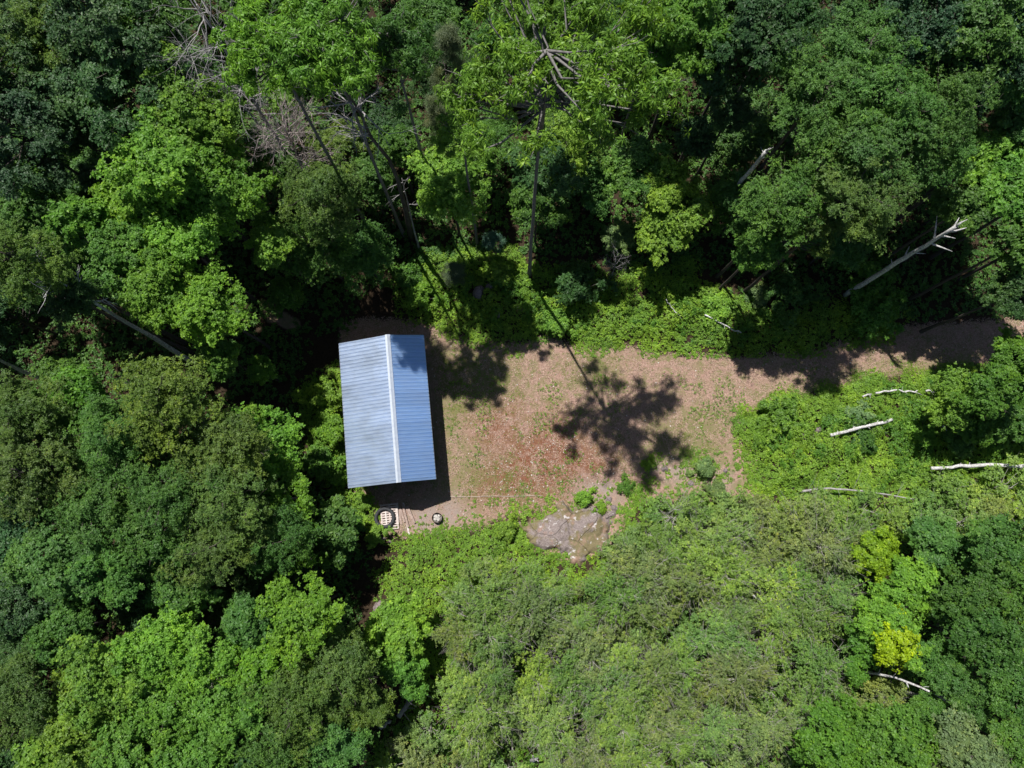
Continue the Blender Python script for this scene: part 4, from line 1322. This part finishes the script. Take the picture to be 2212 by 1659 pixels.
log('fallen_log', 'short straight white birch log in the brambles right of the clearing', [(1790, 941), (1858, 925), (1926, 906)], 0.105, 0.09, M['birch'], 0.8, 7, 1, 0.22)
log('fallen_log', 'long white birch log running off the right edge', [(2006, 1012), (2060, 1007), (2130, 1006), (2230, 1008)], 0.10, 0.115, M['birch'], 0.95, 8, 2, 0.25)
log('fallen_branch', 'left end of the curved white branches by the track', [(1863, 857), (1882, 851)], 0.06, 0.05, M['birch'], 0.5, 1, 3)
log('fallen_branch', 'long curved white branch beside the track', [(1891, 849), (1915, 845), (1940, 843), (1960, 846), (1980, 844)], 0.065, 0.045, M['birch'], 0.55, 4, 4)
log('fallen_branch', 'split white branch at the right end of the curved branches', [(1998, 845), (2020, 846), (2058, 851)], 0.06, 0.03, M['birch'], 0.6, 4, 5)
log('dead_fallen_tree', 'long grey fallen tree with twigs crossing the brambles at right', [(1722, 1062), (1750, 1056), (1798, 1056), (1851, 1060), (1901, 1066), (1988, 1083), (2045, 1101)], 0.075, 0.02, M['deadwood'], 0.75, 18, 6, 1.4)
log('fallen_pole', 'thin pale pole lying on the brambles above the track', [(1520, 682), (1545, 694), (1570, 706), (1600, 720)], 0.045, 0.035, M['birch'], 0.85, 2, 7, 0.3)
log('fallen_pole', 'short thin white pole left of the thin pale pole', [(1437, 648), (1452, 672), (1470, 690)], 0.03, 0.02, M['birch'], 0.8, 1, 8, 0.3)
log('fallen_log', 'white leaning birch stem under the yellow-leaved tree at lower right', [(1780, 1420), (1833, 1443), (1870, 1451), (1915, 1457), (1955, 1470), (2000, 1490)], 0.085, 0.05, M['birch'], [0, 2.2, 3.2, 4.3, 5.2, 6.0], 8, 9, 0.6)
log('fallen_log', 'white birch stem near the bottom right corner', [(1990, 1480), (2053, 1518), (2078, 1533), (2105, 1550)], 0.09, 0.08, M['birch'], [0, 3.8, 4.6, 5.4], 4, 10, 0.5)
log('fallen_log', 'dark grey log below the white birch log at lower right', [(1930, 1482), (1958, 1495), (1980, 1500), (2002, 1510)], 0.13, 0.09, M['deadwood'], [0, 2.0, 2.6, 3.2], 3, 11, 0.4)
log('fallen_stump', 'pale fallen stump with bare roots near the bottom', [(864, 1543), (882, 1520), (897, 1498), (914, 1483)], 0.15, 0.09, M['deadwood'], 0.7, 9, 12, 1.1)
log('fallen_log', 'upper end of the grey log near the bottom left of the thicket', [(845, 1552), (823, 1570)], 0.11, 0.11, M['deadwood'], 0.6, 0, 13)
log('fallen_log', 'lower end of the grey log at the bottom edge', [(790, 1610), (760, 1640)], 0.10, 0.11, M['birch'], 0.6, 0, 14)
log('fallen_log', 'grey fallen trunk running diagonally through the thicket', [(1540, 1200), (1578, 1239), (1600, 1262), (1622, 1285), (1655, 1306)], 0.08, 0.05, M['deadwood'], [0, 1.8, 2.5, 3.1, 3.8], 5, 15, 0.7)
log('fallen_branch', 'bluish-grey branch above the diagonal fallen trunk', [(1590, 1205), (1617, 1222), (1635, 1230), (1652, 1240)], 0.07, 0.04, M['deadwood'], [0, 2.0, 2.7, 3.3], 3, 16, 0.5)
log('fallen_branch', 'grey branch leading up to the small white rock in the thicket', [(1595, 1200), (1616, 1186), (1634, 1175), (1650, 1163)], 0.05, 0.04, M['deadwood'], [0, 1.2, 1.7, 2.1], 2, 17, 0.4)
log('fallen_branch', 'level grey branch below the small white rock in the thicket', [(1590, 1190), (1618, 1189), (1640, 1190), (1665, 1190)], 0.045, 0.03, M['deadwood'], [0, 1.5, 1.9, 2.3], 1, 18, 0.4)
log('fallen_branch', 'thin white branch at the right edge of the lower right woods', [(2040, 1165), (2120, 1205), (2160, 1222), (2230, 1245)], 0.05, 0.09, M['birch'], [0, 3.6, 4.6, 5.8], 4, 19, 0.6)
log('fallen_branch', 'short white branch right of the lone boulder', [(2033, 920), (2040, 932)], 0.05, 0.03, M['birch'], 0.9, 1, 20, 0.3)


# ------------------------------------------------------------------ rocks
def rock_mesh(name, seed, sub=3, rough=0.3, flat=0.6):
    import bmesh
    bm = bmesh.new()
    bmesh.ops.create_icosphere(bm, subdivisions=sub, radius=1.0)
    rng = np.random.default_rng(seed)
    dirs = unit(rng.normal(0, 1, (9, 3)))
    off = rng.uniform(0.62, 0.95, 9)
    for v in bm.verts:
        c = np.array(v.co)
        for d_, o_ in zip(dirs, off):
            s = c @ d_
            if s > o_: c = c - d_ * (s - o_) * 0.85
        c = c + rng.normal(0, 0.02, 3)
        v.co = Vector((c[0], c[1], c[2] * flat))
    me = bpy.data.meshes.new(name)
    bm.to_mesh(me)
    bm.free()
    return me


ROCKS = [rock_mesh('boulder', 500 + i) for i in range(4)]
for r_ in ROCKS: r_.materials.append(M['boulder'])
BOULDERS = [
    (1764, 926, 17, 0.35, 'dark grey boulder, upper of the cluster left of the short white log'), (1759, 946, 13, 0.3, 'pale boulder in the middle of the cluster left of the short white log'),
    (1779, 959, 11, 0.3, 'small round boulder, lowest of the cluster left of the short white log'), (1969, 891, 15, 0.3, 'lone pale pink boulder in the brambles at right'),
    (1741, 940, 15, 0.2, 'brown earthy rock at the left of the boulder cluster'),
    (1558, 1052, 17, 0.1, 'pinkish rock at the lower right of the rubble'), (1552, 1058, 8, 0.3, 'white-topped stone lying against the pinkish rubble rock'), (1493, 1043, 9, 0.15, 'white rock at the left of the rubble'), (1568, 1017, 7, 0.15, 'small white rock at the top right of the rubble'),
    (1437, 1012, 12, 0.1, 'flat pale rock at the edge of the clearing above the rubble'), (1034, 628, 22, 0.9, 'purple-grey rock, largest of those above the clearing'), (1057, 615, 12, 0.9, 'small purple-grey rock above the largest one'),
    (1076, 673, 14, 0.7, 'purple-grey rock just above the clearing edge'), (1126, 660, 13, 0.7, 'purple-grey rock at the right of the rocks above the clearing'),
    (1642, 1157, 14, 0.8, 'small white-topped rock in the middle of the thicket'), (825, 1165, 9, 0.1, 'brown stone below the pallet'), (842, 1170, 7, 0.1, 'pale stone below the board pile'),
    (798, 1123, 7, 0.3, 'white stone left of the tractor tyre'), (2180, 1160, 14, 0.8, 'pale rock at the right edge in the dark woods'),
    (1315, 1080, 10, 0.1, 'grey stone at the right of the bare gravel patch'), (1328, 1098, 10, 0.15, 'grey ledge stone right of the bush above the lichen rock'),
]
for i, (x, y, r, z, lab) in enumerate(BOULDERS):
    p = P(x, y, z)
    R = span(x, y, z, r) * 0.85
    g = gz(p[0], p[1])
    o = obj('boulder', ROCKS[i % 4], None, None, (p[0], p[1], g - 0.02), (0, 0, i * 1.7), (R, R * 0.8, max(R * 0.9, (z + 0.3 * R - g) / 0.6)))
    tag(o, lab, 'rock')


def outcrop(name, label, px, h, seed, mat):
    poly = ground_poly(px)
    c = poly.mean(0)
    x0, y0 = poly.min(0) - 0.2
    x1, y1 = poly.max(0) + 0.2
    n = 90
    xs, ys = np.linspace(x0, x1, n), np.linspace(y0, y1, n)
    X, Y = np.meshgrid(xs, ys)
    d = -sdf(poly, X, Y) + (vnoise(X * 1.6, Y * 1.6, seed) - 0.5) * 0.9 + (vnoise(X * 5, Y * 5, seed + 5) - 0.5) * 0.4
    Z = h * (1 - np.exp(-np.clip(d + 0.1, 0, 9) * 2.6)) * (0.75 + 0.5 * vnoise(X * 0.8, Y * 0.8, seed + 1)) + 0.08 * (vnoise(X * 4, Y * 4, seed + 2) - 0.5) + 0.10 * (vnoise(X * 1.9 + Y * 1.3, Y * 0.6, seed + 3) - 0.5)
    Z = np.where(d < -0.1, -0.25, Z - 0.06) + gheight(X, Y) * 0.6
    V = np.stack([X - c[0], Y - c[1], Z], -1).reshape(-1, 3)
    i = np.arange(n - 1)[:, None] * n + np.arange(n - 1)[None, :]
    Q = np.stack([i, i + 1, i + n + 1, i + n], -1).reshape(-1, 4)
    Q = Q[(d.ravel()[Q] > -0.35).any(1)]
    o = obj(name, mesh_from(name, V, Q, None, True), mat, None, (c[0], c[1], 0))
    tag(o, label, 'rock')


outcrop('rock_outcrop', 'broad brown bedrock hump with white lichen below the clearing', [(1118, 1130), (1165, 1118), (1195, 1100), (1225, 1085), (1260, 1092), (1300, 1100), (1330, 1120), (1325, 1165), (1290, 1190), (1250, 1215), (1210, 1200), (1165, 1190), (1135, 1160)], 0.55, 61, M['rock'])
outcrop('rock_outcrop', 'narrow grey rock ledge between the brambles below the pallet', [(912, 1238), (905, 1258), (878, 1285), (852, 1298), (862, 1272), (885, 1250)], 0.45, 71, M['boulder'])
outcrop('rock_outcrop', 'small dark rock ledge beside the black shade below the pallet', [(835, 1295), (822, 1312), (812, 1318), (818, 1300)], 0.4, 81, M['boulder'])

# ------------------------------------------------------------------ things in the yard
def build_pallet():
    c = P(842, 1116, 0.0)
    root = empty('pallet', (c[0], c[1], 0.0), math.radians(6))
    tag(root, 'bleached wooden slat pallet lying under the tractor tyre', 'pallet')
    w, l = 1.10, 1.60
    for x in (-w / 2 + 0.06, 0.02, w / 2 - 0.06):
        mb = MB()
        mb.box((x, 0, 0.06), (0.09, l, 0.10))
        obj('stringer', mb.mesh('stringer'), M['pallet'], root)
    sm = MB()
    sm.box((0, 0, 0), (w, 0.085, 0.022))
    sme = sm.mesh('slat')
    rng = np.random.default_rng(8)
    for i in range(11):
        y = -l / 2 + 0.06 + i * (l - 0.12) / 10
        obj('slat', sme, M['pallet'], root, (rng.normal(0, 0.012), y, 0.123), (0, 0, rng.normal(0, 0.012)))
    for x, wd in ((-0.21, 0.07), (w / 2 - 0.07, 0.14)):
        mb = MB()
        mb.box((x, 0.05, 0.146), (wd, l * 0.72, 0.020))
        obj('cross_board', mb.mesh('cross_board'), M['lumber_pale'] if x < 0 else M['pallet'], root)


def build_tyre():
    c = P(831, 1118.5, 0.26)
    root = empty('tractor_tyre', (c[0], c[1], 0.165), 0.3)
    tag(root, 'large thin black tractor tyre lying on the pallet', 'tyre')
    R, nseg = 0.535, 56
    prof = [(-0.10, 0.02), (-0.115, 0.10), (-0.06, 0.17), (0.03, 0.19), (0.10, 0.175), (0.125, 0.10), (0.10, 0.02), (0.03, 0.0), (-0.06, 0.005)]
    n = len(prof)
    V, Q = [], []
    for i in range(nseg):
        a = 2 * math.pi * i / nseg
        for pr, pz in prof:
            V.append(((R + pr * 0.8) * math.cos(a), (R + pr * 0.8) * math.sin(a), pz))
    for i in range(nseg):
        j = (i + 1) % nseg
        for k in range(n):
            k2 = (k + 1) % n
            Q.append([i * n + k, j * n + k, j * n + k2, i * n + k2])
    obj('tyre_body', mesh_from('tyre_body', V, Q, None, True), M['tyre'], root)
    lm = MB()
    lm.box((0, 0, 0), (0.07, 0.028, 0.16))
    lme = lm.mesh('tread_lug')
    for i in range(30):
        a = 2 * math.pi * i / 30
        obj('tread_lug', lme, M['tyre'], root, ((R + 0.092) * math.cos(a), (R + 0.092) * math.sin(a), 0.10), (0.5 * (1 if i % 2 else -1), 0, a))


def build_boards():
    rows = [((862, 1100), (867, 1133), 0.10, 'brown board at the left of the board pile beside the pallet', 'lumber'), ((864, 1096), (874, 1128), 0.09, 'brown board second from the pallet in the board pile', 'lumber'),
            ((869, 1088), (882, 1139), 0.09, 'thick brown board in the middle of the board pile', 'lumber'), ((871, 1086), (884, 1157), 0.07, 'long white board sticking out of the bottom of the board pile', 'lumber_pale'),
            ((876, 1094), (891, 1121), 0.10, 'brown board second from the right in the board pile', 'lumber'), ((880, 1092), (896, 1130), 0.08, 'narrow brown board at the right of the board pile', 'lumber'),
            ((858, 1086), (861, 1128), 0.08, 'pinkish board tight against the pallet', 'lumber_pale')]
    for i, (a, b, w, lab, m_) in enumerate(rows):
        z = 0.03 + 0.05 * (i % 3)
        pa, pb = P(*a, z), P(*b, z)
        d = pb - pa
        L = float(np.linalg.norm(d))
        mb = MB()
        mb.box((0, 0, 0), (L, w * 1.35, 0.045))
        o = obj('board', mb.mesh('board'), M[m_], None, tuple((pa + pb) / 2), (0, 0, math.atan2(d[1], d[0])))
        tag(o, lab, 'board', 'loose boards beside the pallet')


def build_fire_ring():
    c = P(944.5, 1118.5, 0.2)
    root = empty('fire_ring', (c[0], c[1], 0.0))
    tag(root, 'round scorched steel fire ring standing on bare ground near the shed', 'fire ring')
    n, R, h = 32, 0.30, 0.34
    V, Q = [], []
    for i in range(n):
        a = 2 * math.pi * i / n
        for r, z in ((R, 0), (R + 0.006, h * 0.5), (R, h), (R + 0.018, h + 0.005), (R + 0.012, h + 0.018), (R - 0.012, h + 0.01), (R - 0.014, h * 0.5), (R - 0.014, 0.02)):
            V.append((r * math.cos(a), r * math.sin(a), z))
    for i in range(n):
        j = (i + 1) % n
        for k in range(7):
            Q.append([i * 8 + k, j * 8 + k, j * 8 + k + 1, i * 8 + k + 1])
    obj('ring_wall', mesh_from('ring_wall', V, Q, None, True), M['rust'], root)
    rng = np.random.default_rng(3)
    V, Q, T = [(0, 0, 0.2)], [], []
    for i in range(n):
        a = 2 * math.pi * i / n
        V.append((0.15 * math.cos(a), 0.15 * math.sin(a), 0.19 + rng.normal(0, 0.012)))
    for i in range(n):
        a = 2 * math.pi * i / n
        V.append(((R - 0.016) * math.cos(a), (R - 0.016) * math.sin(a), 0.16))
    for i in range(n):
        j = (i + 1) % n
        T.append([0, 1 + i, 1 + j])
        Q.append([1 + i, 1 + n + i, 1 + n + j, 1 + j])
    obj('ash_bed', mesh_from('ash_bed', V, Q, T, True), M['charcoal'], root)
    sm = [rock_mesh('ash_stone', 540 + i, 2, 0.3, 0.7) for i in range(2)]
    for s_ in sm: s_.materials.append(M['ash_stone'])
    for i, (x, y, r, lab) in enumerate([(-0.10, 0.10, 0.13, 'upper left pale stone inside the fire ring'), (0.10, 0.11, 0.11, 'upper right pale stone inside the fire ring'), (-0.12, -0.09, 0.11, 'lower left pale stone inside the fire ring'),
                                        (0.09, -0.10, 0.13, 'lower right pale stone inside the fire ring'), (0.0, 0.01, 0.10, 'middle pale stone inside the fire ring')]):
        tag(obj('ash_stone', sm[i % 2], None, None, (c[0] + x, c[1] + y, 0.25 + 0.03 * (i == 4)), (0, 0, i * 1.3), (r, r * 0.85, r * 0.7)), lab, 'stone', 'pale stones in the fire ring')


def build_cord():
    pts = []
    rng = np.random.default_rng(12)
    for i in range(15):
        p = P(972 + i * 14.2, 1073 - i * 0.15 + rng.normal(0, 0.5), 0.05)
        pts.append(p)
    pts = np.array(pts)
    mb = MB()
    mb.tube(pts - pts[0], 0.014, 5)
    tag(obj('cord', mb.mesh('cord', True), M['rope'], None, tuple(pts[0])), 'thin pale cord stretched over the dry grass near the shed', 'cord')


build_pallet()
build_tyre()
build_boards()
build_fire_ring()
build_cord()


def ground_stones():
    """small pale stones lying in the clearing"""
    rng = np.random.default_rng(77)
    sm = [rock_mesh('pebble', 560 + i, 1, 0.3, 0.6) for i in range(2)]
    for s_ in sm: s_.materials.append(M['ash_stone'])
    x0, y0 = CLEAR.min(0)
    x1, y1 = CLEAR.max(0)
    mb = MB()
    base = [np.array([v.co[:] for v in s_.vertices]) for s_ in sm]
    tri = [np.array([p.vertices[:] for p in s_.polygons]) for s_ in sm]
    k = 0
    while k < 420:
        x, y = rng.uniform(x0, x1), rng.uniform(y0, y1)
        near = shapes_mask(BARE + RED, np.array([x]), np.array([y]), 1.0)[0]
        if sdf(CLEAR, np.array([x]), np.array([y]))[0] > -0.2 or rng.uniform() > 0.25 + 0.75 * near: continue
        r = rng.uniform(0.02, 0.055)
        a = rng.uniform(0, 6.28)
        R_ = np.array([[math.cos(a), -math.sin(a), 0], [math.sin(a), math.cos(a), 0], [0, 0, 1]])
        j = k % 2
        mb.add((base[j] * np.array([r, r * rng.uniform(0.6, 1), r])) @ R_.T + np.array([x, y, 0.015]), None, tri[j])
        k += 1
    tag(obj('pebbles', mb.mesh('pebbles'), M['ash_stone']), 'small pale stones strewn over the clearing', None, None, 'stuff')


ground_stones()
